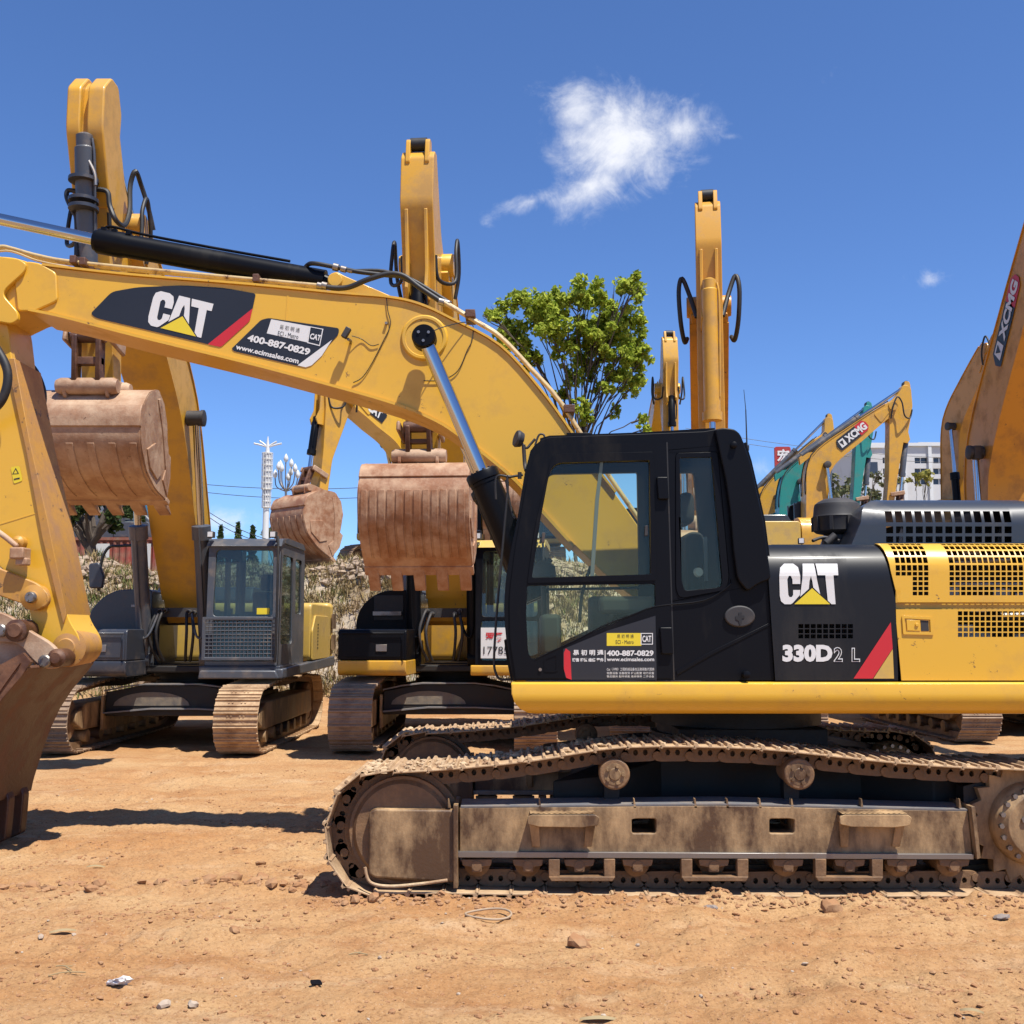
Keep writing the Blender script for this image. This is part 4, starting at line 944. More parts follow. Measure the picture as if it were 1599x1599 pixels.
# faint weld seams on boom side
mb = MB()
for a, b in (((449, 462), (446, 503)),): slab(mb, [a, (a[0]+2, a[1]), (b[0]+2, b[1]), b], BY0-.003, BY0)
mb.build('weld_seam', M['yellow'], boom)
def boom_cyl(Y, near):
    pin = P(663, 528, 8.13); c = Vector((pin.x, Y, pin.z)); top = P(752, 738, 8.13); bot = P(838, 935, 8.13); top.y = Y; bot.y = Y; sg = 1 if near else -1
    d = (bot-c).normalized()
    mb = MB(); mb.rings(c-Vector((0, .09*sg, 0)), (0, sg, 0), [(0, .07), (0, .085), (.01, .09), (.03, .09), (.03, .075), (.21, .075)], 32); mb.cyl(c-Vector((0, .06*sg, 0)), c+Vector((0, .06*sg, 0)), .095, n=32)
    cy = mb.build('boom_cylinder', M['rubber'] if False else M['black'], root)
    mb = MB()
    for a in range(3):
        q = c+Vector((math.cos(a*2.1+.5)*.045, -.10*sg, math.sin(a*2.1+.5)*.045)); mb.cyl(q, q+Vector((0, .03*sg, 0)), .012, n=8)
    mb.build('pin_bolt', M['steel'], cy, split=True)
    mb = MB(); mb.cyl(c+d*.05, top+d*.3, .056, n=32); mb.build('piston_rod', M['chrome'], cy)
    mb = MB(); L_ = (bot-top).length; mb.rings(top, d, [(0, .06), (0, .125), (.01, .13), (.07, .13), (.075, .122), (.10, .122), (.10, .115), (L_, .115)], 36); mb.build('cylinder_tube', M['black'], cy)
    mb = MB()
    for i in range(12):
        x = d.orthogonal().normalized(); y = d.cross(x); q = top+(x*math.cos(i*.5236)+y*math.sin(i*.5236))*.10-d*.012; mb.cyl(q, q+d*.02, .010, n=6)
    mb.build('collar_bolt', M['rubber'], cy, split=True)
boom_cyl(8.14, True); boom_cyl(9.06, False)
# stick cylinder along the boom top
mb = MB(); a = P(155, 377, 8.6); b = P(-60, 330, 8.6); e = P(508, 440, 8.6); d = (e-a).normalized()
mb.rings(a, d, [(-.03, .06), (-.03, .088), (.0, .095), (.0, .105), (.2, .108), (.24, .098), ((e-a).length, .095)], 36); mb.cyl(e-d*.02, e+d*.05, .07, .05)
sc_ = mb.build('stick_cylinder', M['black'], root, ang=30)
mb = MB(); mb.cyl(b, a+d*.1, .050, n=28); mb.build('piston_rod', M['chrome'], sc_)
mb = MB()
for k in (.02, .05, .09): mb.box(-.02, .02, -.02, .02, -.01, .02, Matrix.Translation(a+d*k*3+Vector((0, -.05, .09))))
mb.tube([a+Vector((.05, -.03, .09)), a+d*.12+Vector((0, -.03, .135)), a+d*.4+Vector((0, 0, .125)), a+d*1.0+Vector((0, 0, .118)), e-d*.3+Vector((0, 0, .12))], .012); mb.build('oil_pipe', M['black'], sc_, split=True)
mb = MB(); slab(mb, rounded([(511, 440), (516, 428), (526, 424), (536, 430), (610, 462), (610, 468), (520, 462)], [6, 6, 6, 6, 0, 0, 4]), 8.48, 8.53); slab(mb, rounded([(511, 440), (516, 428), (526, 424), (536, 430), (610, 462), (610, 468), (520, 462)], [6, 6, 6, 6, 0, 0, 4]), 8.68, 8.73); c = P(524, 438, 8.47); mb.rings(c-Vector((0, .02, 0)), (0, 1, 0), [(0, .04), (0, .06), (.03, .06)], 20); mb.build('cylinder_bracket', M['yellow'], boom, bevel=.006)
# pipes and hoses on top of the boom
mb = MB()
for dy, dv in ((0, 0), (.14, 3)):
    Yp = 8.42+dy
    mb.tube([P(-40, 396+dv, Yp), P(0, 386+dv, Yp), P(20, 389+dv, Yp), P(60, 400+dv, Yp), P(118, 410+dv, Yp), P(300, 428+dv, Yp), P(495, 446+dv, Yp)], .017, 10, 5)
mb.tube([P(-40, 405, 8.38), P(10, 392, 8.38), P(60, 408, 8.38), P(110, 418, 8.38)], .009)
mb.build('oil_pipe', M['pale_pipe'], boom, split=True)
mb = MB()
mb.tube([P(497, 446, 8.42), P(520, 450, 8.42), P(545, 449, 8.42), P(575, 437, 8.4), P(608, 428, 8.4), P(632, 432, 8.4), P(655, 449, 8.4), P(690, 472, 8.4)], .022, 10, 5)
mb.tube([P(458, 436, 8.56), P(470, 430, 8.56), P(480, 415, 8.56), P(492, 412, 8.5), P(525, 418, 8.5), P(560, 425, 8.5), P(600, 430, 8.52), P(640, 436, 8.52), P(700, 472, 8.52)], .019, 10, 5)
mb.tube([P(545, 424, 8.7), P(600, 424, 8.7), P(640, 440, 8.7), P(705, 474, 8.7)], .016)
mb.build('hose', M['rubber'], boom, split=True)
mb = MB()
for (u, v, Yq, r) in ((500, 447, 8.42, .028), (507, 447, 8.42, .032), (525, 418, 8.5, .032), (537, 421, 8.5, .026), (547, 423, 8.5, .02), (690, 472, 8.4, .03), (698, 474, 8.5, .03)):
    mb.cyl(P(u-4, v-1, Yq), P(u+4, v+1, Yq), r, n=10)
mb.build('hose_fitting', M['steel'], boom, split=True)
mb = MB()
for Yp, o in ((8.40, 0), (8.52, -2)):
    mb.tube([P(692, 472+o, Yp), P(712, 484+o, Yp), P(745, 504+o, Yp), P(775, 522+o, Yp), P(800, 545+o, Yp), P(830, 578+o, Yp), P(860, 610+o, Yp), P(885, 643+o, Yp), P(905, 675+o, Yp), P(925, 706+o, Yp), P(1000, 815+o, Yp)], .017, 10, 4)
mb.build('oil_pipe', M['pale_pipe'], boom, split=True)
mb = MB()
for (u, v, s) in ((133, 411, 5), (402, 437, 5), (735, 492, 8), (889, 640, 9), (118, 408, 5)): c = P(u, v, 8.42); mb.box(c.x-s*.005, c.x+s*.005, 8.36, 8.6, c.z-.035, c.z+.03)
mb.build('pipe_clamp', mat('rusty_clamp', (.12, .05, .03), .7, bump=.4), boom, bevel=.006, split=True)
# work lamp, wires
mb = MB(); mb.box(-.022, .022, -.02, .03, -.045, .045, Matrix.Translation(P(541, 520, 8.24)) @ Matrix.Rotation(R(28), 4, 'Y')); wl = mb.build('boom_lamp', M['plastic'], boom, bevel=.006)
mb = MB(); mb.tube([P(544, 530, 8.25), P(548, 533, 8.30), P(548, 536, 8.35)], .012); mb.build('lamp_bracket', M['steel'], wl)
mb = MB(); Yw = 8.338
mb.tube([P(604, 466, Yw), P(606, 485, Yw), P(610, 508, Yw), P(598, 535, Yw), P(580, 570, Yw), P(566, 590, Yw), P(552, 598, Yw)], .004, 6)
mb.tube([P(550, 525, 8.3), P(565, 530, Yw), P(580, 540, Yw), P(592, 538, Yw)], .0035, 6)
mb.tube([P(663, 526, 8.06), P(690, 512, 8.2), P(735, 504, Yw), P(738, 530, Yw), P(730, 548, Yw), P(715, 580, Yw), P(690, 594, Yw), P(662, 595, Yw)], .004, 6)
mb.build('wire', M['rubber'], boom, split=True)
# dents / small marks
mb = MB(); c = P(604, 506, BY0); mb.cyl(c, c-Vector((0, .025, 0)), .012, n=8); mb.build('grease_nipple', M['steel'], boom)
# boom decals
Yd = BY0-.004
d1 = flat(rounded([(142, 490), (175, 456), (215, 449), (285, 446), (350, 450), (400, 459), (395, 483), (325, 538), (150, 497)], [4, 8, 10, 10, 10, 4, 2, 1, 8]), Yd).build('decal', M['decal_black'], boom, fix=False)
flat([(395, 482), (391, 500), (388, 504), (347, 541), (343, 542), (325, 538)], Yd-.001).build('decal_stripe', M['decal_red'], boom, fix=False)
o_, ex, ey = Vector((228, 507)), Vector((91, 22)), Vector((15, -54))
logo(lambda a, b: P(*(o_+ex*a+ey*b), Yd-.003), boom)
d2 = flat(rounded([(362, 545), (408, 500), (420, 497), (530, 513), (529, 523), (484, 571), (470, 573), (366, 549)], [2, 4, 4, 4, 4, 4, 4, 2]), Yd).build('decal', M['decal_black'], boom, fix=False)
flat([(519, 531), (503, 556), (487, 571), (478, 574), (465, 571)], Yd-.001).build('decal_stripe', M['decal_white'], boom, fix=False)
flat([(424, 499), (484, 510), (480, 535), (417, 521)], Yd-.001).build('label', M['decal_white'], boom, fix=False)
def rq(o, x, h, Y):  # rotated quad: origin, x vector, height vector
    return lambda a, b: P(o[0]+x[0]*a+h[0]*b, o[1]+x[1]*a+h[1]*b, Y)
lettering('易 初 明 通', rq((437, 514), (31, 6), (1, -7), Yd-.003), M['decal_black'], boom); lettering('ECI - Metro', rq((434, 524), (32, 6), (1, -7), Yd-.003), M['decal_black'], boom)
mb = MB(); slab(mb, [(484, 510), (505.5, 514), (500, 541), (480, 536)], Yd-.0025, Yd-.002, [[(485.5, 511.5), (503.7, 515), (499, 539.2), (481.8, 534.8)]]); mb.build('label_border', M['decal_white'], boom, smooth=False)
lettering('CAT', rq((483.5, 529.5), (16.5, 3.5), (2.5, -9), Yd-.003), M['decal_white'], boom, .04)
lettering('400-887-0829', rq((386, 533), (97, 23), (3, -11), Yd-.003), M['decal_white'], boom, .04)
lettering('www.ecimsales.com', rq((368, 545.5), (98, 23), (2, -8), Yd-.003), M['decal_white'], boom, .03)

# ---- stick and bucket at the far left
SY0, SY1 = 8.38, 8.82
mb = MB(); slab(mb, rounded([(-190, 520), (-120, 420), (-20, 455), (10, 485), (22, 590), (45, 690), (72, 810), (102, 960), (128, 1000), (124, 1028), (104, 1040), (84, 1030), (60, 1000), (35, 915), (-30, 860), (-110, 790)], [30, 30, 20, 30, 30, 60, 60, 60, 18, 14, 12, 14, 20, 10, 30, 30]), SY0, SY1); stick = mb.build('stick', M['yellow'], root, bevel=.006)
mb = MB(); slab(mb, [(14, 560), (23, 560), (47, 690), (74, 810), (104, 958), (99, 975), (66, 840), (40, 700), (18, 600)], SY0-.022, SY1+.022); mb.build('stick_flange', M['yellow_worn'], stick, bevel=.004)
mb = MB(); slab(mb, [(0, 818), (60, 800), (60, 801.5), (0, 820)], SY0-.003, SY0); mb.build('weld_seam', M['yellow'], stick)
lb = flat(rounded([(17, 730), (31, 728), (36, 751), (22, 756)], 3), SY0-.004).build('warning_label', M['decal_yellow'], stick, fix=False)
mb = MB(); slab(mb, [(19.5, 741), (25, 731), (30, 740)], SY0-.006, SY0-.0055, [[(21.2, 740), (25, 733), (28.4, 739.4)]]); slab(mb, [(22, 748), (31, 746), (31.5, 748), (22.5, 750)], SY0-.006, SY0-.0055); mb.build('warning_mark', M['decal_black'], stick, smooth=False)
# hoses at the joint
mb = MB(); mb.tube([P(-40, 500, 8.2), P(-5, 545, 8.2), P(12, 580, 8.2), P(8, 615, 8.2), P(-10, 640, 8.2), P(-50, 660, 8.2)], .035, 12, 6); mb.tube([P(36, 560, 8.9), P(55, 580, 8.95), P(67, 610, 8.95), P(66, 635, 8.95), P(55, 655, 8.9), P(40, 662, 8.85)], .03, 12, 6); mb.build('hose', M['rubber'], stick, split=True)
# bucket linkage
def plate(pts, Y0, Y1, name, m, par, bev=.008, r=8): return slab(MB(), rounded(pts, r), Y0, Y1).build(name, m, par, bevel=bev)
lk = plate([(-60, 870), (0, 888), (60, 912), (78, 930), (74, 948), (55, 950), (20, 938), (-60, 910)], SY0-.09, SY0-.04, 'bucket_link', M['yellow_worn'], root, r=10)
mb = MB()
for (u, v, r, y) in ((60, 934, .10, SY0-.12), (104, 1012, .15, SY0-.02), (34, 848, .05, SY0-.1)): mb.rings(P(u, v, SY0)+Vector((0, y-SY0, 0)), (0, 1, 0), [(0, r*.3), (0, r*.45), (.01, r*.5), (.02, r*.75), (.03, r), (.09, r), (.4, r*.9)], 28)
mb.build('pin_boss', M['yellow_worn'], lk, split=True)
mb = MB()
for (u, v, r, y) in ((60, 934, .045, SY0-.15), (88, 1032, .05, SY0-.22), (20, 985, .05, SY0-.22)):
    c = P(u, v, SY0)+Vector((0, y-SY0, 0)); mb.rings(c, (0, 1, 0), [(0, r*.5), (0, r*.8), (.012, r), (.12, r)], 18)
    for a in range(3): q = c+Vector((math.cos(a*2.1)*r*.6, -.015, math.sin(a*2.1)*r*.6)); mb.cyl(q, q+Vector((0, .03, 0)), .010, n=6)
    mb.build('pin', M['steel'], lk); mb = MB()
plate([(-40, 960), (0, 955), (25, 968), (45, 985), (80, 1005), (96, 1025), (92, 1044), (70, 1046), (50, 1030), (30, 1005), (-40, 1000)], SY0-.17, SY0-.11, 'bucket_link', M['bucket'], root, r=14)
mb = MB(); mb.tube([P(-10, 826, 8.3), P(10, 840, 8.28), P(28, 855, 8.28)], .022, 10); c = P(34, 866, 8.28); mb.box(c.x-.06, c.x+.05, 8.2, 8.34, c.z-.04, c.z+.05); mb.box(c.x-.02, c.x+.07, 8.22, 8.3, c.z-.09, c.z-.03); mb.build('pipe_fitting', M['bucket'], stick, bevel=.012)
# bucket: side view, opening faces left/down
b_side = [(-150, 1010), (-60, 1030), (0, 1012), (14, 990), (30, 1025), (62, 1045), (92, 1048), (140, 1020), (150, 1032), (138, 1052), (112, 1085), (92, 1118), (78, 1150), (64, 1190), (50, 1238), (45, 1260), (10, 1262), (-60, 1240), (-160, 1180)]
bkY0, bkY1 = 7.95, 9.2
def PB(u, v, dy=0):
    if u > 0: return Vector((P(u, v, 9.05).x-.06, bkY0+dy, P(u, v, 8.3).z+.0))
    return Vector((P(u, v, 9.05).x, bkY0+dy, P(u, v, 8.3).z))
mb = MB(); mb.poly(b_side, [], PB, (0, .03, 0)); mb.poly(b_side, [], lambda u, v: PB(u, v, bkY1-bkY0-.03), (0, .03, 0))
shell = smooth2([(30, 1030), (90, 1046), (140, 1040), (140, 1048), (112, 1085), (92, 1118), (78, 1150), (64, 1190), (50, 1238), (45, 1262)], 4)
mb.sheet([[PB(u, v) for u, v in shell], [PB(u, v, bkY1-bkY0) for u, v in shell]])
bk = mb.build('bucket', M['bucket_dark'], root, solid=.02, bevel=0)
mb = MB()
for k in range(5):
    y = bkY0+.02+k*(bkY1-bkY0-.22)/4
    for pts in ([(44, 1240), (52, 1262), (50, 1290), (46, 1330), (30, 1338), (20, 1330), (18, 1290), (10, 1262), (12, 1236)],):
        mb.poly(rounded(pts, 4), [], lambda u, v: PB(u, v, y-bkY0), (0, .11, 0))
mb.build('bucket_tooth', M['bucket_dark'], bk, bevel=.012, split=True)
mb = MB(); slab(mb, rounded([(-30, 1236), (0, 1248), (20, 1262), (14, 1300), (0, 1330), (-30, 1325)], 5), bkY0-.03, bkY0) if False else mb.poly(rounded([(-60, 1236), (0, 1240), (16, 1262), (12, 1300), (0, 1325), (-60, 1320)], 5), [], lambda u, v: PB(u, v, -.03), (0, .03, 0)); mb.build('side_cutter', M['bucket_dark'], bk, bevel=.01)
for k in range(0):
    yw = .12+k*.32; q = smooth2([(146, 1036), (124, 1070), (100, 1106), (84, 1138), (72, 1170)], 4); pw = [PB(u, v, yw) for u, v in q]
    mb = MB(); mb.sheet([[p_+Vector((.004, 0, -.004)) for p_ in pw], [p_+Vector((.004, .11, -.004)) for p_ in pw]]); mb.build('wear_strip', M['bucket_dark'], bk, solid=.03)
mb = MB(); e1 = [PB(u, v, -.012) for u, v in smooth2([(138, 1034), (108, 1080), (88, 1118), (74, 1152), (60, 1192), (47, 1236)], 4)]; mb.sheet([e1, [p_+Vector((-.10, 0, -.03)) for p_ in e1]]); mb.build('side_rim', M['bucket_dark'], bk, solid=.02)
mb = MB(); mb.rings(P(22, 985, 8.14), (0, 1, 0), [(0, .03), (0, .05), (.02, .06), (.03, .085), (.25, .085)], 24); mb.build('pin_boss', M['bucket_dark'], bk)
mb = MB(); mb.rings(P(86, 1028, 8.16), (0, 1, 0), [(0, .03), (0, .04), (.02, .05), (.03, .07), (.25, .07)], 24); mb.build('pin_boss', M['bucket_dark'], bk)
mb = MB(); plates = [(0, 1000), (20, 985), (45, 1000), (60, 1030), (70, 1048), (0, 1048)]
mb.poly(plates, [], lambda u, v: P(u, v, SY0)+Vector((0, -.12, 0)), (0, .05, 0)); mb.poly(plates, [], lambda u, v: P(u, v, SY0)+Vector((0, .52, 0)), (0, .05, 0)); mb.build('bucket_ear', M['bucket'], bk, bevel=.006, split=True)
# ================================================================ the other excavators
def half_outline(pts, hw, n=6):
    """outline of a bent beam through pts with half heights hw"""
    c = smooth2(pts, n); m = len(c); A = []; B = []
    for i, p in enumerate(c):
        p = Vector(p); t = (Vector(c[min(i+1, m-1)])-Vector(c[max(i-1, 0)])).normalized(); nn = Vector((-t.y, t.x)); k = i/(m-1)*(len(hw)-1); j = min(int(k), len(hw)-2); h = hw[j]+(hw[j+1]-hw[j])*(k-j)
        A.append(tuple(p+nn*h)); B.append(tuple(p-nn*h))
    return A, B
SC = {
 'a': dict(boom='yellow_b', stick='yellow_b', house='yellow_pale', cab='grey', deck='greydark', box='greydark', tank='greydark', cyl='grey', bucket='bucket', roof='grey'),
 'b': dict(boom='yellow', stick='yellow_b', house='yellow_b', cab='black', deck='yellow_b', box='black', tank='black', cyl='black', bucket='bucket_rust', roof='yellow_pale'),
 'o': dict(boom='orange', stick='orange_light', house='yellow_b', cab='greydark', deck='greydark', box='greydark', tank='orange', cyl='yellow_b', bucket='bucket', roof='grey'),
 'k': dict(boom='pale_grey', stick='pale_grey', house='pale_grey', cab='pale_grey', deck='greydark', box='grey', tank='grey', cyl='grey', bucket='bucket', roof='pale_grey'),
 'g': dict(boom='orange', stick='orange', house='orange', cab='greydark', deck='greydark', box='greydark', tank='orange', cyl='black', bucket='bucket', roof='grey'),
 'y': dict(boom='yellow_b', stick='yellow_b', house='yellow_pale', cab='greydark', deck='greydark', box='grey', tank='yellow_b', cyl='grey', bucket='bucket', roof='grey'),
 't': dict(boom='teal', stick='teal', house='teal', cab='greydark', deck='greydark', box='grey', tank='teal', cyl='grey', bucket='bucket', roof='teal'),
}
def excavator(label, X, Y, Z0, rz, scheme, foot, bend, tip, top, pin, beta=0, swing=0, det=0, group=None, bw=1.4, bs=1.0, hw=(.2, .36, .42, .36, .22), bwid=.32, cabw=(.45, 1.45), seed=0, stick_w=.22, parts=(), cyl_t=1.85, cyl_r=.085):
    S = SC[scheme]
    rt = thing('excavator', label, 'excavator', (X, Y, Z0), rz, group)
    Rm = Matrix.Rotation(swing, 4, 'Z')
    V3 = lambda w, s, z: Vector((w, -s, z))
    def side(mb, pts, w0, w1, holes=None): return mb.poly(pts, holes, lambda s, z: V3(w0, s, z), (w1-w0, 0, 0))
    def bx(mb, w0, w1, s0, s1, z0, z1): return mb.box(w0, w1, -s1, -s0, z0, z1)
    def up(mb, name, m, par=None, **k):
        mb.v = [tuple(Rm @ Vector(p)) for p in mb.v]; return mb.build(name, M[m] if isinstance(m, str) else m, par or rt, **k)
    # ---- undercarriage
    fr = [(2.05+.46*math.cos(R(a)), .47+.46*math.sin(R(a))) for a in range(-80, 81, 20)]
    bk = [(-2.05+.46*math.cos(R(a)), .47+.46*math.sin(R(a))) for a in range(100, 261, 20)]
    path = fr+[(1.5, .97), (.9, 1.0), (0, .965), (-.9, 1.0), (-1.5, .96)]+bk+[(-1.5, .005), (0, .0), (1.5, .005)]
    path = [(-s, z) for s, z in path][::-1]     # to local y
    pts, p = resample(path, .20)
    m = len(pts)
    for sg in (-1, 1):
        wc = sg*1.28; lat = Vector((1, 0, 0)); T3 = lambda y, z: Vector((wc, y, z))
        # traversal must have the outward normal t x lat
        mb = MB(); core = [T3(*q) for q in pts]
        for i in range(m):
            t = (core[(i+1) % m]-core[i-1]).normalized(); n = t.cross(lat); a = core[i]-n*.08
            for l in ():
                mb.add([a-t*.095+lat*(l-.02)-n*.05, a+t*.095+lat*(l-.02)-n*.05, a+t*.095+lat*(l+.02)-n*.05, a-t*.095+lat*(l+.02)-n*.05, a-t*.085+lat*(l-.02)+n*.05, a+t*.085+lat*(l-.02)+n*.05, a+t*.085+lat*(l+.02)+n*.05, a-t*.085+lat*(l+.02)+n*.05], [(0, 1, 2, 3), (4, 5, 6, 7), (0, 1, 5, 4), (1, 2, 6, 5), (2, 3, 7, 6), (3, 0, 4, 7)])
        nr_ = [(core[(i+1) % m]-core[i-1]).normalized().cross(lat) for i in range(m)]; h0 = [c_-n_*.03 for c_, n_ in zip(core, nr_)]; h1 = [c_-n_*.13 for c_, n_ in zip(core, nr_)]; h0 += h0[:1]; h1 += h1[:1]
        mb.sheet([[q+lat*s_ for q in l_] for l_, s_ in ((h0, -.13), (h0, .13), (h1, .13), (h1, -.13), (h0, -.13))])
        if det == 0:
            sh = shoe_mb(.6, p)
            for i in range(m):
                t = (core[(i+1) % m]-core[i-1]).normalized(); n = t.cross(lat); Mx = Matrix((t, lat, n)).transposed().to_4x4(); Mx.translation = core[i]
                mb.add([Mx @ Vector(q) for q in sh.v], sh.f)
            mb.build('track', M['shoe_grey'], rt)
        else:
            tr = mb.build('track', M['link'], rt)
            s_ = shoe_mb(.6, p).build('track_shoe', M['shoe'] if (det == 2 and sg == 1) else M['shoe_grey'], tr, bevel=0); place(s_, pts, lat, T3)
        mb = MB(); side(mb, rounded([(-1.95, .3), (1.7, .3), (1.95, .4), (1.95, .56), (1.6, .68), (-1.8, .68)], .06), wc-.2, wc+.2); tf = mb.build('track_frame', M['frame'], rt, bevel=.015)
        if det: 
            mb = MB(); wo = wc-sg*.27
            mb.add([V3(wo-.02, s, z) for s, z in ((-1.3, .25), (1.2, .25), (1.2, .75), (-1.3, .72))]+[V3(wo+.02, s, z) for s, z in ((-1.3, .25), (1.2, .25), (1.2, .75), (-1.3, .72))], [(0, 1, 2, 3), (4, 5, 6, 7), (0, 1, 5, 4), (1, 2, 6, 5), (2, 3, 7, 6), (3, 0, 4, 7)]); mb.build('track_guard', M['frame'], rt, bevel=.01)
        for s0, nm in ((2.05, 'idler_wheel'), (-2.05, 'sprocket')):
            mb = MB(); mb.rings(V3(wc-.12, s0, .47), (1, 0, 0), [(0, .1), (0, .3), (.04, .34), (.2, .34), (.24, .3), (.24, .1)], 24); mb.build(nm, M['link'], rt)
        if det or scheme == 'g':
            for k in range(7): MB().cyl(V3(wc-.2, -1.5+k*.5, .2), V3(wc+.2, -1.5+k*.5, .2), .09, n=12).build('track_roller', M['frame'], rt)
    # carbody: arched front plate and box
    mb = MB(); front = [(-.98, .45), (.98, .45), (.98, .80), (.75, .84), (.45, .90), (-.45, .90), (-.75, .84), (-.98, .80)]
    mb.poly(front, [], lambda w, z: V3(w, 1.15, z), (0, 2.3, 0)); cb = mb.build('carbody', M['darksteel'], rt, bevel=.012)
    if det:
        mb = MB(); L1 = [V3(w, 1.22, z) for w, z in ((-.98, .82), (-.7, .88), (-.4, .915), (.4, .915), (.7, .88), (.98, .82))]; mb.sheet([L1, [q+Vector((0, .15, 0)) for q in L1]]); mb.build('upper_edge', M['frame_top'], cb, solid=.02)
        mb = MB(); L1 = [V3(w, 1.25, z) for w, z in ((-.98, .50), (-.3, .56), (.4, .56), (.98, .53))]; mb.sheet([L1, [q+Vector((0, .15, 0)) for q in L1]]); mb.build('lower_edge', M['frame_top'], cb, solid=.02)
        mb = MB(); mb.poly([(-.86+.56*(1-math.cos(a))/1, .60+.2*math.sin(a)) for a in np.arange(0, 3.2, .26)], [], lambda w, z: V3(w, 1.16, z), (0, .01, 0)); mb.build('front_plate', mat('worn_plate', (.16, .145, .13), .45, .4, dirt=(.35, .28, .2), damt=1, dscale=7, bump=.3), cb)
    mb = MB(); mb.rings((0, 0, .88), (0, 0, 1), [(0, .6), (.06, .6), (.06, .55), (.12, .55), (.12, .62), (.25, .62)], 32); mb.build('swing_bearing', M['darksteel'], rt)
    # ---- upper structure
    mb = MB(); bx(mb, -1.4, 1.45, -2.7, .6, 1.08, 1.20); bx(mb, -.5, .5, .6, 1.1, 1.08, 1.18); up(mb, 'deck', 'darksteel', bevel=.02)
    c0, c1 = cabw
    prof = lambda w0, w1, s0, s1, z0, z1, nm, m_, r=.05, bev=.03, par=None, rr=None: up(side(MB(), rounded([(s0, z0), (s1, z0), (s1, z1), (s0, z1)], rr or r), w0, w1), nm, m_, par, bevel=bev, seg=3)
    # skirts under cab and right side
    prof(c0-.06, c1+.05, -.2, 1.78, 1.05, 1.2, 'cab_skirt', S['deck'], rr=[.02, .08, .02, .02])
    prof(-1.42, -.42, -.2, 1.95, 1.05, 1.27, 'step_deck', S['deck'], rr=[.02, .15, .02, .02])
    tb = prof(-1.42, -.42, .9, 1.93, 1.275, 1.72, 'tool_box', S['box'], rr=[.0, .02, .08, .02])
    if det:
        mb = MB(); bx(mb, -1.36, -.5, 1.93, 1.94, 1.32, 1.66); up(mb, 'box_lid', S['box'], tb, bevel=.01); mb = MB(); bx(mb, -.86, -.7, 1.94, 1.955, 1.4, 1.5); up(mb, 'box_latch', 'steel', tb, bevel=.004)
        mb = MB(); mb.tube([V3(-1.36, 1.97, 1.66), V3(-.45, 1.97, 1.66), V3(-.45, 1.97, 1.3)], .012, smooth=0); up(mb, 'box_rail', S['box'], tb)
    # tank with a rounded outer shoulder
    mb = MB(); sh = rounded([(-1.40, 1.25), (-.44, 1.25), (-.44, 2.32), (-1.05, 2.32), (-1.40, 2.0)], [.02, .02, .08, .25, .25], 6)
    mb.poly(sh, [], lambda w, z: V3(w, .88, z), (0, 1.3, 0)); tk = up(mb, 'fuel_tank', S['tank'], bevel=.03, seg=3)
    if det == 1:
        mb = MB(); mb.poly(rounded([(-1.12, 1.86), (-.66, 1.86), (-.66, 2.24), (-1.12, 2.24)], .02), [], lambda w, z: V3(w, .889, z), (0, .01, 0)); up(mb, 'tank_step', 'rubber', tk, bevel=.004)
        mb = MB(); bx(mb, -1.12, -.68, .9, .96, 1.93, 1.99); up(mb, 'step_edge', 'steel', tk)
        mb = MB(); mb.rings(V3(-.62, .6, 2.28), (0, 0, 1), [(0, .2), (.1, .2), (.24, .14), (.33, .04)], 20); up(mb, 'exhaust_cap', 'frame_top')
    if det == 2:
        mb = MB(); bx(mb, -.75, -.5, .888, .90, 2.05, 2.09); up(mb, 'tank_handle', 'steel', tk, bevel=.004)
        mb = MB()
        mb.tube([V3(-1.25, .9, 2.3), V3(-1.2, .95, 2.75), V3(-1.1, .95, 2.95), V3(-.95, .95, 2.97), V3(-.72, .95, 2.97), V3(-.70, .9, 2.85), V3(-.72, .7, 2.3)], .022, smooth=4)
        mb.tube([V3(-.55, .2, 2.3), V3(-.5, .1, 3.1), V3(-.3, 0, 3.12), V3(-.28, 0, 2.3)], .018, smooth=4); mb.tube([V3(-.72, .8, 2.3), V3(-.72, .8, 2.95)], .045, smooth=0)
        up(mb, 'handrail', 'rubber', split=True)
        mb = MB(); mb.poly(rounded([(-1.36, 2.33), (-1.16, 2.33), (-1.14, 2.5), (-1.22, 2.72), (-1.38, 2.7)], .04), [], lambda w, z: V3(w, 1.0, z), (0, .08, 0)); up(mb, 'mirror', 'greydark', bevel=.02)
    # engine housing, counterweight
    hr = 1.72 if det == 2 else 1.42
    prof(-1.4, hr, -2.35, -.45, 1.2, 2.15, 'engine_house', S['house'], r=.12)
    mb = MB(); mb.poly(rounded([(-1.4, 2.35), (hr, 2.35), (hr, 2.7), (1.1, 3.15), (-1.1, 3.15), (-1.4, 2.7)], .15), [], lambda w, s: V3(w, -s, 1.15), (0, 0, 1.05)); cw = up(mb, 'counterweight', S['house'], bevel=.08, seg=3)
    mb = MB(); side(mb, rounded([(-1.9, 2.15), (-.6, 2.15), (-.75, 2.42), (-1.75, 2.42)], .08), -.9, .7); up(mb, 'engine_hood', 'black_hood', bevel=.03)
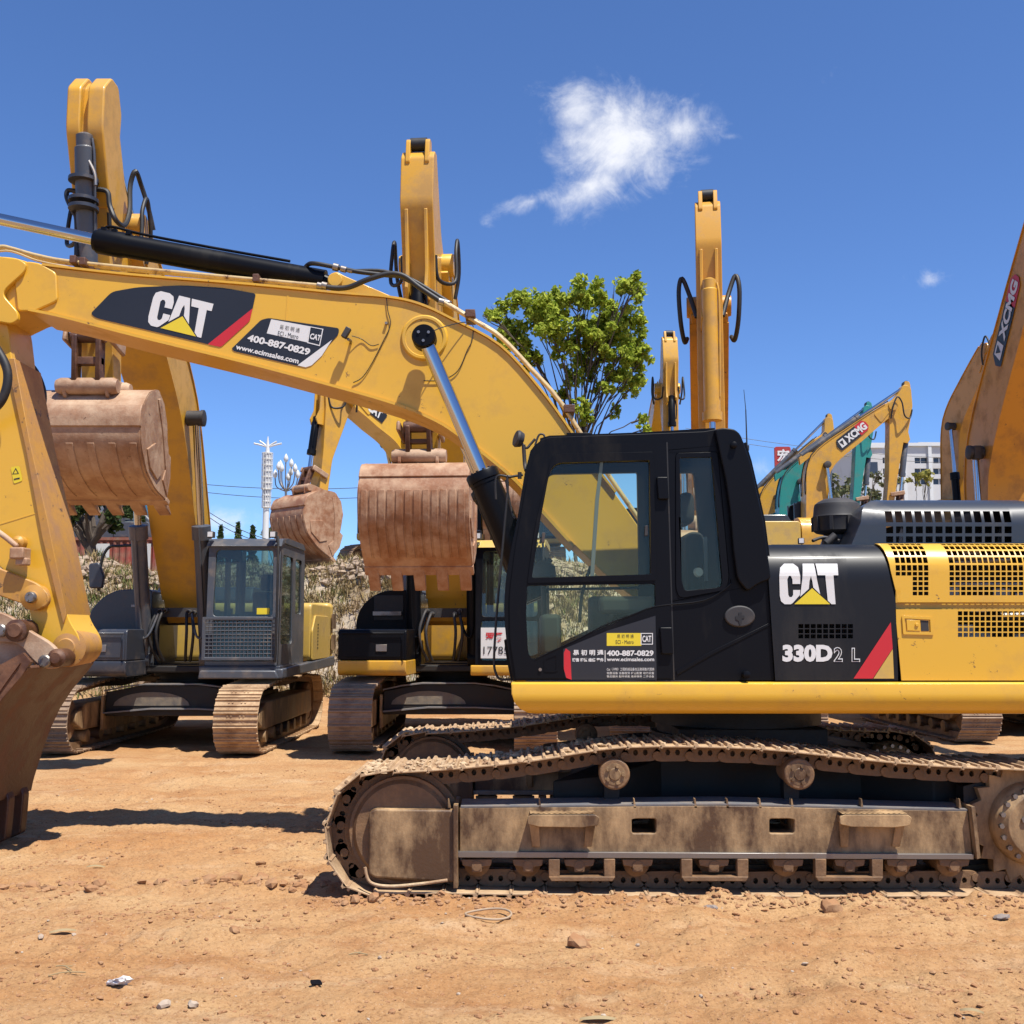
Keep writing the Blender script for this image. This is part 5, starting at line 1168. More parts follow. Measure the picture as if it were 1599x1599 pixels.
    if det == 2:   # side face of the housing seen behind the cab
        for k in range(2):
            mb = MB(); mb.poly(rounded([(-2.9, 1.35+k*.38), (-2.45, 1.35+k*.38), (-2.45, 1.62+k*.38), (-2.9, 1.62+k*.38)], .02), [], lambda s, z: V3(hr+.01, s+.1, z), (.012, 0, 0)); up(mb, 'air_grille', 'frame', cw)
        mb = MB(); side(mb, rounded([(-.45, 1.22), (-1.9, 1.22), (-1.9, 1.95), (-.7, 1.95), (-.45, 1.7)], .04), hr, hr+.03); up(mb, 'side_door', S['house'], bevel=.01)
        mb = MB()
        for k in range(8): side(mb, [(-.95, 1.4+k*.055), (-.88, 1.4+k*.055), (-.88, 1.425+k*.055), (-.95, 1.425+k*.055)], hr+.031, hr+.035)
        up(mb, 'louvre', 'rubber')
    # ---- cab
    cp = [(1.72, 1.2), (1.66, 2.86), (1.5, 3.0), (-.0, 3.02), (-.12, 2.9), (-.15, 1.2)]
    rear_h = rounded([(.1, 1.95), (.55, 1.95), (.6, 2.8), (.12, 2.8)], .06); frt_h = rounded([(.75, 1.5), (1.56, 1.5), (1.52, 2.8), (.78, 2.8)], .08)
    cp = rounded(cp, [.05, .15, .12, .1, .1, .02])
    cb_ = up(side(MB(), cp, c1-.04, c1, [rear_h, frt_h]), 'cab', S['cab'], bevel=.006)
    up(side(MB(), cp, c0, c0+.04, [rear_h, frt_h]), 'cab_wall', S['cab'], cb_, bevel=.006)
    def fs(z): return 1.72-(z-1.2)*.036
    fh = rounded([(c0+.09, 1.9), (c1-.09, 1.9), (c1-.11, 2.86), (c0+.11, 2.86)], .07); fl = rounded([(c0+.09, 1.27), (c1-.09, 1.27), (c1-.09, 1.84), (c0+.09, 1.84)], .04)
    mb = MB(); mb.poly([(c0, 1.2), (c1, 1.2), (c1, 2.93), (c0, 2.93)], [fh, fl], lambda w, z: V3(w, fs(z)+.012, z), (0, .06, 0)); up(mb, 'cab_front', S['cab'], cb_, bevel=.012)
    mb = MB(); mb.poly(fh, [], lambda w, z: V3(w, fs(z)-.015, z), (0, .006, 0)); up(mb, 'windscreen', 'glass_far', cb_)
    mb = MB(); mb.poly(fl, [], lambda w, z: V3(w, fs(z)-.015, z), (0, .006, 0)); up(mb, 'lower_window', 'glass_far', cb_)
    for h_ in (rear_h, frt_h): up(side(MB(), h_, c1-.025, c1-.02), 'window', 'glass_far', cb_)
    mb = MB(); side(mb, rounded([(1.74, 2.90), (1.6, 3.02), (1.2, 3.06), (.1, 3.06), (-.05, 3.0), (-.05, 2.97), (1.5, 2.97)], .03), c0-.02, c1+.02); up(mb, 'cab_roof', S['roof'], cb_, bevel=.02)
    mb = MB(); bx(mb, c0+.03, c1-.03, -.15, -.11, 1.2, 2.0); bx(mb, c0+.03, c1-.03, -.13, 1.68, 1.2, 1.24)
    for w in (c0+.03, c1-.09): bx(mb, w, w+.06, -.15, -.11, 2.0, 2.98)
    up(mb, 'cab_rear_wall', S['cab'], cb_)
    mb = MB(); wc = (c0+c1)/2+.03; bx(mb, wc-.26, wc+.26, .2, .75, 1.5, 1.68); bx(mb, wc-.24, wc+.24, .15, .3, 1.6, 2.3); bx(mb, wc-.13, wc+.13, .15, .27, 2.32, 2.58); up(mb, 'seat', 'seat', cb_, bevel=.04)
    mb = MB(); mb.cyl(V3(wc+.1, 1.2, 1.25), V3(wc+.1, 1.25, 1.95), .02); mb.cyl(V3(wc-.1, 1.2, 1.25), V3(wc-.1, 1.25, 1.95), .02); bx(mb, wc-.42, wc-.28, .3, 1.0, 1.3, 1.85); up(mb, 'control_lever', 'interior', cb_, split=True)
    if det == 2:
        mb = MB(); z0, z1 = 1.32, 1.86; yf = 1.80
        for k in range(19): w = c0+.02+k*(c1-c0-.04)/18; mb.cyl(V3(w, yf, z0), V3(w, yf, z1), .008, n=5)
        for k in range(11): z = z0+k*(z1-z0)/10; mb.cyl(V3(c0+.02, yf, z), V3(c1-.02, yf, z), .008, n=5)
        up(mb, 'guard_mesh', 'grey', cb_)
        mb = MB(); mb.poly([(c0-.02, z0-.04), (c1+.02, z0-.04), (c1+.02, z1+.03), (c0-.02, z1+.03)], [[(c0+.03, z0), (c1-.03, z0), (c1-.03, z1-.01), (c0+.03, z1-.01)]], lambda w, z: V3(w, yf+.02, z), (0, .03, 0)); up(mb, 'guard_frame', 'grey', cb_, bevel=.006)
        mb = MB(); mb.poly([(c1-.32, 1.93), (c1-.14, 1.93), (c1-.14, 2.02), (c1-.32, 2.02)], [], lambda w, z: V3(w, fs(z)+.0, z), (0, .004, 0)); up(mb, 'label', 'decal_yellow', cb_)
        mb = MB(); mb.poly([(c0-.06, 1.02), (c1+.05, 1.02), (c1+.0, 1.14), (c0-.03, 1.14)], [], lambda w, z: V3(w, 1.84, z), (0, .1, 0)); up(mb, 'front_step', 'grey', bevel=.02)
        mb = MB(); side(mb, [(1.8, 1.02), (-2.6, 1.06), (-2.6, 1.24), (1.8, 1.16)], c1-.02, c1+.1); up(mb, 'side_step', 'grey', bevel=.02)
    for w in (c0+.04, c1-.1):
        mb = MB(); bx(mb, w-.045, w+.045, 1.66, 1.78, 3.03, 3.12); lm_ = up(mb, 'work_lamp', 'plastic', bevel=.01); mb = MB(); bx(mb, w-.035, w+.035, 1.78, 1.785, 3.04, 3.11); up(mb, 'lamp_lens', 'lamp', lm_)
    if det:
        mb = MB(); mb.tube([V3(c1-.05, 1.75, 1.3), V3(c1+.0, 1.85, 1.4), V3(c1+.0, 1.85, 2.9), V3(c1-.05, 1.72, 2.97)], .018, smooth=3); up(mb, 'handrail', 'rubber')
    # ---- boom
    mid = ((foot[0]+bend[0])/2-.02, (foot[1]+bend[1])/2)
    A, B = half_outline([foot, mid, bend, ((bend[0]+tip[0])/2, (bend[1]+tip[1])/2+.06), tip], hw)
    mb = side(MB(), A+B[::-1], -bwid, bwid); bm_ = up(mb, 'boom', S['boom'], bevel=.012)
    # lighter side flanges
    for line, nm in ((A, 'lower_flange'), (B, 'upper_flange')):
        mb = MB(); q = [(-bwid-.025, bwid+.025)]; ctr = smooth2([foot, mid, bend, ((bend[0]+tip[0])/2, (bend[1]+tip[1])/2+.06), tip], 6)
        r1 = [V3(-bwid-.02, *p_) for p_ in line[2:-1]]; r2 = [V3(bwid+.02, *p_) for p_ in line[2:-1]]; mb.sheet([r1, r2]); up(mb, nm, S['boom'], bm_, solid=.02)
    mb = MB(); mb.cyl(V3(-bwid-.1, *foot), V3(bwid+.1, *foot), .12); bx(mb, -bwid-.12, -bwid-.05, -.1, .7, 1.1, foot[1]+.1); bx(mb, bwid+.05, bwid+.12, -.1, .7, 1.1, foot[1]+.1); up(mb, 'boom_bracket', S['deck'])
    # boom cylinders
    bp_ = Vector(bend)+Vector((.12, -.12)); bf = Vector((1.02, 1.28))
    for sg in (-1, 1):
        w = sg*(bwid+.14); a = V3(w, *bf); b = V3(w, *bp_); d = (b-a); ln = d.length; d = d/ln
        mb = MB(); mb.rings(a-d*.05, d, [(0, .06), (0, .11), (ln*.52, .11), (ln*.52, .135), (ln*.52+.2, .135), (ln*.52+.22, .05)], 24); mb.cyl(a-Vector((.09, 0, 0)), a+Vector((.09, 0, 0)), .13); cy = up(mb, 'boom_cylinder', S['cyl'])
        mb = MB(); mb.cyl(a+d*ln*.5, b, .052, n=20); up(mb, 'piston_rod', 'chrome', cy)
        mb = MB(); mb.rings(b-Vector((sg*.12, 0, 0)), (sg, 0, 0), [(0, .11), (.2, .11), (.2, .12), (.24, .12), (.25, .09)], 20); up(mb, 'rod_end', 'plastic', cy)
        mb = MB(); q = Vector((.0, -.13, 0)); mb.tube([a+d*(ln*.55)+q, a+d*.5+q*1.05, a+d*.35+q*1.1+Vector((-sg*.1, 0, 0)), V3(sg*.25, 1.15, 1.95)], .018, smooth=4); up(mb, 'oil_pipe', S['cyl'], cy)
    if det:
        for w in (-.28, -.2, .16, .24):
            mb = MB(); j = random.Random(seed+int(w*100)).uniform(-.04, .04); mb.tube([V3(w*.95, .95, 1.98+j), V3(w*1.02, 1.12, 1.95+j), V3(w*1.25, 1.22, 1.7), V3(w*1.15, 1.18, 1.45), V3(w*.9, 1.05, 1.25)], .022, smooth=5); up(mb, 'hose', 'rubber' if det == 2 else 'plastic')
            mb = MB(); mb.cyl(V3(w*.95, .9, 1.98+j), V3(w*.98, 1.02, 1.98+j), .032, n=8); up(mb, 'hose_fitting', 'steel')
        mb = MB(); bx(mb, -.42, .42, .85, .93, 1.9, 2.04); up(mb, 'valve_block', 'plastic')
    # ---- stick
    T = Vector(top); Pn = Vector(pin); ax = Pn-T; L = ax.length; ax = ax/L; nn = Vector((-ax.y, ax.x))
    if nn.dot(Vector((1, 0))) < 0: nn = -nn
    pv = Vector(tip)-T; tpv = pv.dot(ax); npv = pv.dot(nn)
    sp_ = lambda t, n: tuple(T+ax*t+nn*n)
    outl = [sp_(.0, .0), sp_(.10, .12), sp_(.72, .26), sp_(1.5, .14), sp_(L*.7, .10), sp_(L-.05, .12), sp_(L+.1, 0), sp_(L-.02, -.14), sp_(L*.75, -.20), sp_(tpv+.55, npv+.0), sp_(tpv+.25, npv-.14), sp_(tpv-.1, npv-.14), sp_(tpv-.4, npv+.12), sp_(.2, -.22), sp_(.0, -.16)]
    mb = side(MB(), rounded(outl, [.04, .04, .08, .1, .1, .05, .08, .05, .1, .12, .1, .1, .1, .06, .04], 3), -stick_w, stick_w); st_ = up(mb, 'stick', S['stick'], bevel=.012)
    if 'plain' in parts:
        for w0_, w1_ in ((-stick_w-.02, -.05), (.03, stick_w+.03)):
            mb = side(MB(), rounded([sp_(-.02, -.22), sp_(-.06, .0), sp_(.12, .24), sp_(.62, .33), (sp_(1.5, .16)), sp_(1.5, .0), sp_(.3, -.3)], [.05, .05, .06, .1, .02, .02, .05]), w0_, w1_); up(mb, 'head_plate', S['stick'], st_, bevel=.02)
    for w in (() if 'plain' in parts else (-stick_w*.72, stick_w*.45)):   # lugs at the head and ribs down the front
        mb = side(MB(), rounded([sp_(-.16, -.12), sp_(-.16, .05), sp_(.2, .17), sp_(.2, -.1)], .06), w, w+.06); up(mb, 'lug', S['stick'], st_, bevel=.008)
        mb = side(MB(), [sp_(.8, .20), sp_(.82, .28), sp_(1.6, .26), sp_(1.85, .36), sp_(2.0, .30), sp_(2.0, .10)], w, w+.045); up(mb, 'rib', S['stick'], st_, bevel=.008)
    mb = MB(); q = sp_(.25 if 'plain' in parts else -.1, -.04); mb.cyl(V3(-stick_w*.5, *q), V3(stick_w*.5, *q), .09); up(mb, 'head_pin', 'rubber', st_)
    # bucket cylinder down the front face
    ca = Vector(sp_(cyl_t, .30 if cyl_t < 1.5 else .26)); ce = Vector(sp_(L-.62, .34)); d = ce-ca; ln = d.length; d = d/ln
    mb = MB(); a = V3(0, *ca); b = V3(0, *ce); d3 = (b-a).normalized()
    mb.rings(a, d3, [(-.08, .05), (-.05, cyl_r), (.08, cyl_r), (.1, cyl_r*1.18), (ln*.62, cyl_r*1.18), (ln*.62, cyl_r*1.4), (ln*.62+.12, cyl_r*1.4), (ln*.62+.14, .05)], 24); bc = up(mb, 'bucket_cylinder', S['cyl'])
    mb = MB(); mb.cyl(a+d3*ln*.6, b, .045, n=16); up(mb, 'piston_rod', 'chrome', bc)
    mb = MB(); mb.tube([a+Vector((.1, -.04, 0)), a+d3*.3+Vector((.13, -.06, 0)), a+d3*ln*.55+Vector((.11, -.05, 0))], .016, smooth=4); up(mb, 'oil_pipe', S['cyl'], bc)
    # stick cylinder on the back of the boom
    ctr_top = Vector(B[len(B)//2]) if (Vector(B[len(B)//2])-Vector(bend)).x < 0 or True else None
    cands = [Vector(A[len(A)//2]), Vector(B[len(B)//2])]; up_pt = max(cands, key=lambda v: v.y-v.x*.3)
    dirb = (Vector(tip)-Vector(bend)).normalized(); cs = up_pt+Vector((-dirb.y, dirb.x))*.22-dirb*.2; ct = Vector(sp_(.12, -.16))
    a = V3(0, *cs); b = V3(0, *ct); ln = (b-a).length; d3 = (b-a)/ln
    mb = MB(); mb.rings(a, d3, [(0, .08), (0, .11), (ln*.55, .11), (ln*.55, .125), (ln*.55+.12, .125), (ln*.55+.13, .05)], 20); scy = up(mb, 'stick_cylinder', S['cyl'])
    mb = MB(); mb.cyl(a+d3*ln*.5, b, .05, n=16); up(mb, 'piston_rod', 'chrome', scy)
    mb = MB()
    for w in (-.1, .07): side(mb, [tuple(up_pt-dirb*.45), tuple(up_pt+dirb*.3), tuple(cs+dirb*.12), tuple(cs-dirb*.12)], w, w+.03)
    up(mb, 'cylinder_bracket', S['boom'], bm_, split=True)
    # pipes along the boom and loops to the stick
    for w in (-bwid*.8, bwid*.8):
        o2 = Vector((-dirb.y, dirb.x)); line = B if up_pt == cands[1] else A
        mb = MB(); mb.tube([V3(w, *(Vector(q)+o2*.04)) for q in line[6::3]], .02, smooth=3); up(mb, 'oil_pipe', 'pale_pipe' if scheme in 'ab' else 'plastic', bm_)
        sg = 1 if w > 0 else -1
        j = Vector(tip); k1 = V3(sg*(bwid+.06), j.x-.1, j.y-.45); 
        mb = MB(); ww = sg*(bwid+.12)
        if 'loops' in parts: mb.tube([k1, V3(ww-sg*.02, j.x+.1, j.y-.55), V3(ww+sg*.03, j.x+.3, j.y-.3), V3(ww+sg*.05, j.x+.35, j.y+.15), V3(ww, j.x+.3, j.y+.36), V3(ww-sg*.1, j.x+.35, j.y+.1), V3(sg*stick_w, j.x+.5, j.y-.3)], .034, smooth=6)
        else: mb.tube([k1, V3(ww, j.x-.05, j.y-.1), V3(ww, j.x+.12, j.y+.3), V3(ww, j.x+.28, j.y+.1), V3(ww, j.x+.35, j.y-.35), V3(sg*(stick_w+.03), j.x+.6, j.y-.4), V3(sg*stick_w, j.x+.7, j.y-.1)], .026, smooth=6)
        up(mb, 'hose', 'rubber')
    mb = MB(); mb.rings(V3(-bwid-.06, *tip), (1, 0, 0), [(0, .08), (.0, .15), (.03, .16), (2*bwid+.09, .16), (2*bwid+.12, .15), (2*bwid+.12, .08)], 24); up(mb, 'joint_pin', S['boom'], bm_)
    mb = MB()
    for sg in (-1, 1): side(mb, rounded([tuple(Vector(tip)+dirb*.16), tuple(Vector(tip)-dirb*.7+o2*.2), tuple(Vector(tip)-dirb*.7-o2*.2)], .08), sg*(bwid+.0)-.02, sg*(bwid+.0)+.02)
    up(mb, 'boom_fork', S['boom'], bm_, bevel=.006, split=True)
    # ---- bucket with its linkage
    Rb = Matrix.Rotation(beta, 2); bl = lambda s, z: tuple(Vector(pin)+(Rb @ Vector((s, z)))*bs)
    prof_b = [(-.12, -.20), (.02, .02), (.30, .14), (.62, .10), (.86, -.14), (.92, -.45), (.84, -.8), (.64, -1.12), (.36, -1.42)]
    fac = [(-.12, -.22), (.0, .0), (.36, .10), (.74, .0), (.93, -.36), (.89, -.76), (.68, -1.10), (.34, -1.42)]; PR = []
    for i_ in range(7):
        for k_ in range(4): t_ = k_/4; PR.append((fac[i_][0]*(1-t_)+fac[i_+1][0]*t_, fac[i_][1]*(1-t_)+fac[i_+1][1]*t_))
    PR.append(fac[-1]); PR = [PR[0]]+[tuple((Vector(PR[i_-1])+Vector(PR[i_])*2+Vector(PR[i_+1]))/4) for i_ in range(1, len(PR)-1)]+[PR[-1]]
    pb = [bl(*q) for q in PR]; hwb = bw/2
    mb = MB(); mb.sheet([[V3(-hwb, *q) for q in pb], [V3(hwb, *q) for q in pb]])
    sidep = pb+[bl(.20, -1.2), bl(.0, -.8), bl(-.12, -.5)]
    for w in (-hwb, hwb): mb.add([V3(w, *q) for q in sidep], [tuple(range(len(sidep)))])
    bk_ = up(mb, 'bucket', S['bucket'], solid=.03, ang=30)
    def strip(mb, i0, i1, w0, w1, off, th=.02):   # plate following the shell
        q = PR[i0:i1]; c = Vector((.2, -.6)); o = [Vector(a_)+(Vector(a_)-c).normalized()*off for a_ in q]; i_ = [Vector(a_)-(Vector(a_)-c).normalized()*.01 for a_ in q]
        poly_ = [bl(*a_) for a_ in o]+[bl(*a_) for a_ in i_[::-1]]; return side(mb, poly_, w0, w1)
    nrib = 12 if det == 1 else 6
    mb = MB()
    for k in range(nrib):
        w = -hwb+.03+k*(bw-.06-.09)/(nrib-1); strip(mb, 16, 27, w, w+.085, .03)
    up(mb, 'wear_strips', S['bucket'], bk_, bevel=.006)
    mb = MB(); strip(mb, 11, 15, -hwb-.015, hwb+.015, .04); up(mb, 'back_plate', S['bucket'], bk_, bevel=.01)
    mb = MB()
    for k in range(5 if det == 1 else 2): w = -hwb+bw*k/(4 if det == 1 else 1); strip(mb, 3, 12, w-.012, w+.012, .02)
    up(mb, 'weld_rib', S['bucket'], bk_, split=True)
    lip = [bl(.40, -1.40), bl(.30, -1.52), bl(.24, -1.48), bl(.34, -1.36)]
    mb = MB(); side(mb, lip, -hwb-.02, hwb+.02); up(mb, 'cutting_edge', S['bucket'], bk_, bevel=.01)
    for k in range(5):
        w = -hwb+.02+k*(bw-.04-.15)/4
        mb = MB(); side(mb, [bl(.40, -1.38), bl(.30, -1.56), bl(.16, -1.74), bl(.14, -1.72), bl(.20, -1.52), bl(.30, -1.34)], w, w+.15); up(mb, 'bucket_tooth', S['bucket'], bk_, bevel=.02)
    for w in (-hwb-.03, hwb):
        mb = MB(); side(mb, [bl(.34, -1.36), bl(.12, -1.2), bl(-.02, -.95), bl(.06, -.85), bl(.2, -1.0), bl(.4, -1.1)], w, w+.03); up(mb, 'side_cutter', S['bucket'], bk_, bevel=.006)
    for w in (-hwb-.035, hwb+.005):
        mb = MB(); side(mb, [bl(.45, -.55), bl(.78, -.5), bl(.80, -.75), bl(.62, -1.0), bl(.42, -1.0)], w, w+.03); side(mb, [bl(.02, -.1), bl(.10, -.08), bl(.12, -.5), bl(.30, -1.25), bl(.22, -1.22), bl(.02, -.8)], w, w+.028); up(mb, 'side_plate', S['bucket'], bk_, bevel=.008, split=True)
    ear = [bl(-.1, -.14), bl(-.12, .06), bl(.0, .12), bl(.2, .22), bl(.38, .30), bl(.50, .24), bl(.52, .08), bl(.2, -.0)]
    for w in (-.27, .23):
        mb = MB(); side(mb, rounded(ear, .05), w, w+.04); up(mb, 'bucket_ear', S['bucket'], bk_, bevel=.006)
    p2 = Vector(bl(.40, .2)); re = ce
    mb = MB(); pl = [tuple(re+Vector((0, .08))), tuple(re+Vector((.09, 0))), tuple(p2+Vector((.08, 0))), tuple(p2+Vector((0, -.09))), tuple(p2+Vector((-.08, 0))), tuple(re+Vector((-.08, 0)))]
    # H shaped power link with openings, seen from the front
    for w in (-.17, .11): side(mb, pl, w, w+.06)
    c1_ = re.lerp(p2, .42); c2_ = re.lerp(p2, .58); side(mb, [tuple(c1_+Vector((.05, 0))), tuple(c2_+Vector((.05, 0))), tuple(c2_-Vector((.05, 0))), tuple(c1_-Vector((.05, 0)))], -.17, .17)
    for e_ in (re, p2): mb.cyl(V3(-.2, *e_), V3(.2, *e_), .075)
    up(mb, 'power_link', 'bucket_dark', bevel=.01)
    q0 = Vector(sp_(L-.5, -.0)); n_ = (re-q0).normalized(); o_ = Vector((-n_.y, n_.x))*.07
    for w in (-.29, .24):
        mb = MB(); side(mb, [tuple(q0+o_-n_*.07), tuple(re+o_+n_*.07), tuple(re-o_+n_*.07), tuple(q0-o_-n_*.07)], w, w+.05); up(mb, 'idler_link', 'bucket', bevel=.02)
    for e_ in (Vector(pin), p2):
        mb = MB(); mb.rings(V3(-.36, *e_), (1, 0, 0), [(0, .04), (0, .08), (.05, .1), (.67, .1), (.72, .08), (.72, .04)], 18); up(mb, 'link_pin', 'bucket')
    rt['_c'] = 0; del rt['_c']
    return rt, V3, up, S
# ---- the row of machines on the yard
A_, V3, upA, _ = excavator('yellow excavator with grey cab and mesh guard over its lower window, dusty bucket hanging high', -5.0, 17.0, 0, 0, 'a', (.3, 1.9), (1.85, 4.85), (4.1, 6.75), (4.95, 8.2), (4.30, 4.6), bs=.93, beta=R(-32), det=2, parts=('plain',), cyl_t=.75, cyl_r=.10, cabw=(.62, 1.66), seed=1, bw=1.38, stick_w=.195)
def on_A(name, m, pts, r, par=None, Y=12.0):
    o = Vector(A_.location); MB().tube([P(u, v, Y+(q[0] if q else 0))-o for u, v, *q in pts], r, 8, 5).build(name, M[m], par or A_)
on_A('hose', 'rubber', [(150, 296), (168, 300), (172, 322), (182, 345), (195, 352, .3), (203, 330, .5), (204, 290, .6), (212, 268, .6), (221, 290, .8), (232, 325, .9), (240, 360, 1.0)], .030)
on_A('hose', 'rubber', [(122, 300), (107, 298), (105, 310), (114, 330), (120, 345), (120, 400)], .028)
on_A('oil_pipe', 'steel', [(131, 232, -.12), (136, 245, -.14), (148, 270, -.14), (150, 290, -.14)], .02)
for v_ in (282, 314, 326):
    o_A = Vector(A_.location); a_ = P(131, v_, 11.93)-o_A; MB().cyl(a_-Vector((0, .0, .02)), a_+Vector((0, .0, .02)), .17, n=20).build('cylinder_clamp', M['greydark'], A_)
B_, V3b, upB, _ = excavator('yellow excavator with black fuel tank and rusty ribbed bucket hanging before its boom', -.95, 17.3, 0, 0, 'b', (.3, 1.9), (1.3, 4.8), (2.95, 6.75), (3.75, 8.05), (3.1, 3.8), swing=R(-4.5), det=1, seed=2, bw=1.40, bs=.91, cabw=(.55, 1.55))
excavator('orange excavator with a tall upright stick with hose loops, behind the black cab', 3.42, 18.3, 0, R(-9.5), 'o', (.3, 1.9), (.9, 4.7), (2.75, 6.55), (3.25, 8.0), (3.2, 3.0), bw=1.15, cyl_t=1.35, cyl_r=.1, det=0, seed=3, bwid=.27, stick_w=.185, parts=('loops',))
G_, V3g, upG, _ = excavator('large orange excavator with a lettered boom leaning out of the right edge', 8.3, 18.6, 0, 0, 'g', (.35, 2.0), (.8, 4.8), (4.0, 8.9), (5.0, 10.3), (5.6, 6.0), det=0, seed=4, hw=(.3, .42, .5, .44, .3), bwid=.36)
def side_text(root_up, body, o, xd, yd, m, nm='lettering', par=None, bold=0.): 
    o = Vector(o); xd = Vector(xd); yd = Vector(yd); mb = text_mb(body, lambda a, b: o+xd*a+yd*b, bold); return root_up(mb, nm, m, par, smooth=False, fix=False)
def xlogo(upf, o, xd, yd, rt):
    """dark and red name plate with white letters; o lower left, xd along, yd up"""
    o = Vector(o); xd = Vector(xd); yd = Vector(yd); n = xd.cross(yd).normalized(); mp = lambda a, b, k=0.: o+xd*a+yd*b+n*k
    q = MB(); q.add([mp(-.06, -.25), mp(.7, -.25), mp(.7, 1.25), mp(0, 1.25), mp(-.1, .5)], [(0, 1, 2, 3, 4)]); upf(q, 'decal', 'decal_black', smooth=False, fix=False)
    q = MB(); q.add([mp(.7, -.25), mp(.98, -.2), mp(1.06, .2), mp(1.06, .8), mp(.98, 1.25), mp(.7, 1.25)], [(0, 1, 2, 3, 4, 5)]); upf(q, 'decal', 'decal_red', smooth=False, fix=False)
    q = MB(); q.add([mp(0, 0, .006), mp(.2, 0, .006), mp(.2, 1, .006), mp(0.02, 1, .006)], [(0, 1, 2, 3)]); upf(q, 'emblem', 'decal_white', smooth=False, fix=False)
    q = MB(); q.add([mp(.04, .8, .012), mp(.16, .8, .012), mp(.1, .15, .012)], [(0, 1, 2)]); upf(q, 'emblem_triangle', 'decal_black', smooth=False, fix=False)
    tm = text_mb('XCMG', lambda a, b: mp(.25+.75*a, b, .008), .05); upf(tm, 'lettering', 'decal_white', smooth=False, fix=False)
gd = Vector((0, -(3.6-.65), 8.9-4.8)).normalized(); gn = Vector((0, gd.z, -gd.y))
base = Vector((-.375, -1.72, 6.05)); xlogo(upG, base, gd*1.3, Vector((0, -gd.z, gd.y))*-.24, G_)
q = MB(); q.poly(rounded([(-.02, 0), (.05, .1), (.07, .6), (.02, 1.0), (-.03, .5)], .02), [], lambda a, b: Vector((-.05+a+b*.12, -1.28-b*.62, 4.95+b*1.0)), (0, -.004, 0))
q = MB(); q.cyl(V3g(-.37, .95, 4.7), V3g(-.5, .95, 4.7), .05); q.box(-.56, -.44, -1.04, -.92, 4.55, 4.78); upG(q, 'boom_lamp', 'plastic', bevel=.01)

# ---- machines on the terrace behind the bank
TZ = 3.15
C_, V3c, upC, _ = excavator('smaller yellow excavator on the bank, turned left with its reddish bucket low', -2.0, 30.2, TZ, R(-44), 'b', (.3, 1.9), (1.6, 3.85), (3.5, 4.7), (4.0, 5.8), (4.3, 2.0), beta=R(-12), det=0, seed=5, bw=1.45, bs=1.15)
logo_o = Vector((.34, -2.75, 4.40)); cd = Vector((0, -(3.5-1.6), 4.7-3.85)).normalized(); cu_ = Vector((0, cd.z, -cd.y))*1
for nm, pts in (('decal', [(-.35, -.16), (.35, -.18), (.42, .1), (.25, .22), (-.3, .2), (-.42, 0)]),):
    for sg in (-1,):
        q = MB(); q.add([Vector((sg*.336, logo_o.y, logo_o.z))+cd*a+Vector((0, -cd.z, cd.y))*-b for a, b in pts], [tuple(range(6))]); dcl = upC(q, 'decal', 'decal_black', smooth=False, fix=False)
        tm = text_mb('CAT', lambda a, b: Vector((sg*.345, logo_o.y, logo_o.z))+cd*(-.22+.44*a)*1+Vector((0, cd.z, -cd.y))*(.12-.24*b)*-1*-1, .05); upC(tm, 'lettering', 'decal_white', smooth=False, fix=False)
for sg in (1,):
    pts = [(-.35, -.16), (.35, -.18), (.42, .1), (.25, .22), (-.3, .2), (-.42, 0)]
    upv = Vector((0, cd.z, -cd.y)); upv = upv if upv.z > 0 else -upv
    q = MB(); q.add([Vector((.336, logo_o.y, logo_o.z))-cd*a+upv*b for a, b in pts], [tuple(range(6))]); upC(q, 'decal', 'decal_black', smooth=False, fix=False)
    tm = text_mb('CAT', lambda a, b: Vector((.345, logo_o.y, logo_o.z))-cd*(-.24+.48*a)+upv*(-.13+.26*b), .05); upC(tm, 'lettering', 'decal_white', smooth=False, fix=False)
excavator('excavator on the terrace whose bucket shows between ribbed bucket and black boom cylinder', -.05, 32.5, TZ, 0, 'b', (.3, 1.9), (1.3, 3.9), (3.2, 4.9), (3.9, 5.5), (4.1, 2.6), det=0, seed=6)
excavator('excavator whose short yellow stick shows between the tree and the tall orange stick', 4.55, 33.5, TZ, 0, 'b', (.3, 1.9), (1.0, 4.5), (2.9, 5.6), (3.5, 7.0), (3.4, 3.4), det=0, seed=7)
excavator('brown orange excavator on the terrace partly behind the large orange boom', 13.1, 31.5, TZ, R(12), 'g', (.3, 1.9), (.7, 4.6), (2.4, 6.4), (3.2, 7.2), (3.0, 3.6), det=0, seed=8, hw=(.3, .42, .48, .42, .3))
side = dict(foot=(.25, 1.9), bend=(.65, 4.3), tip=(3.15, 6.25), top=(3.75, 7.0), pin=(2.95, 2.7))
H_, _, upH, _ = excavator('yellow excavator in side view with lettered arched boom, rightmost of the three', 10.0, 36.4, TZ, R(90), 'y', det=0, seed=9, group='excavators side by side on the right terrace', hw=(.2, .36, .40, .32, .2), **side)
hd_ = Vector((0, -(3.15-.65), 6.25-4.3)).normalized(); hu = Vector((0, hd_.z, -hd_.y)); hu = hu if hu.z > 0 else -hu
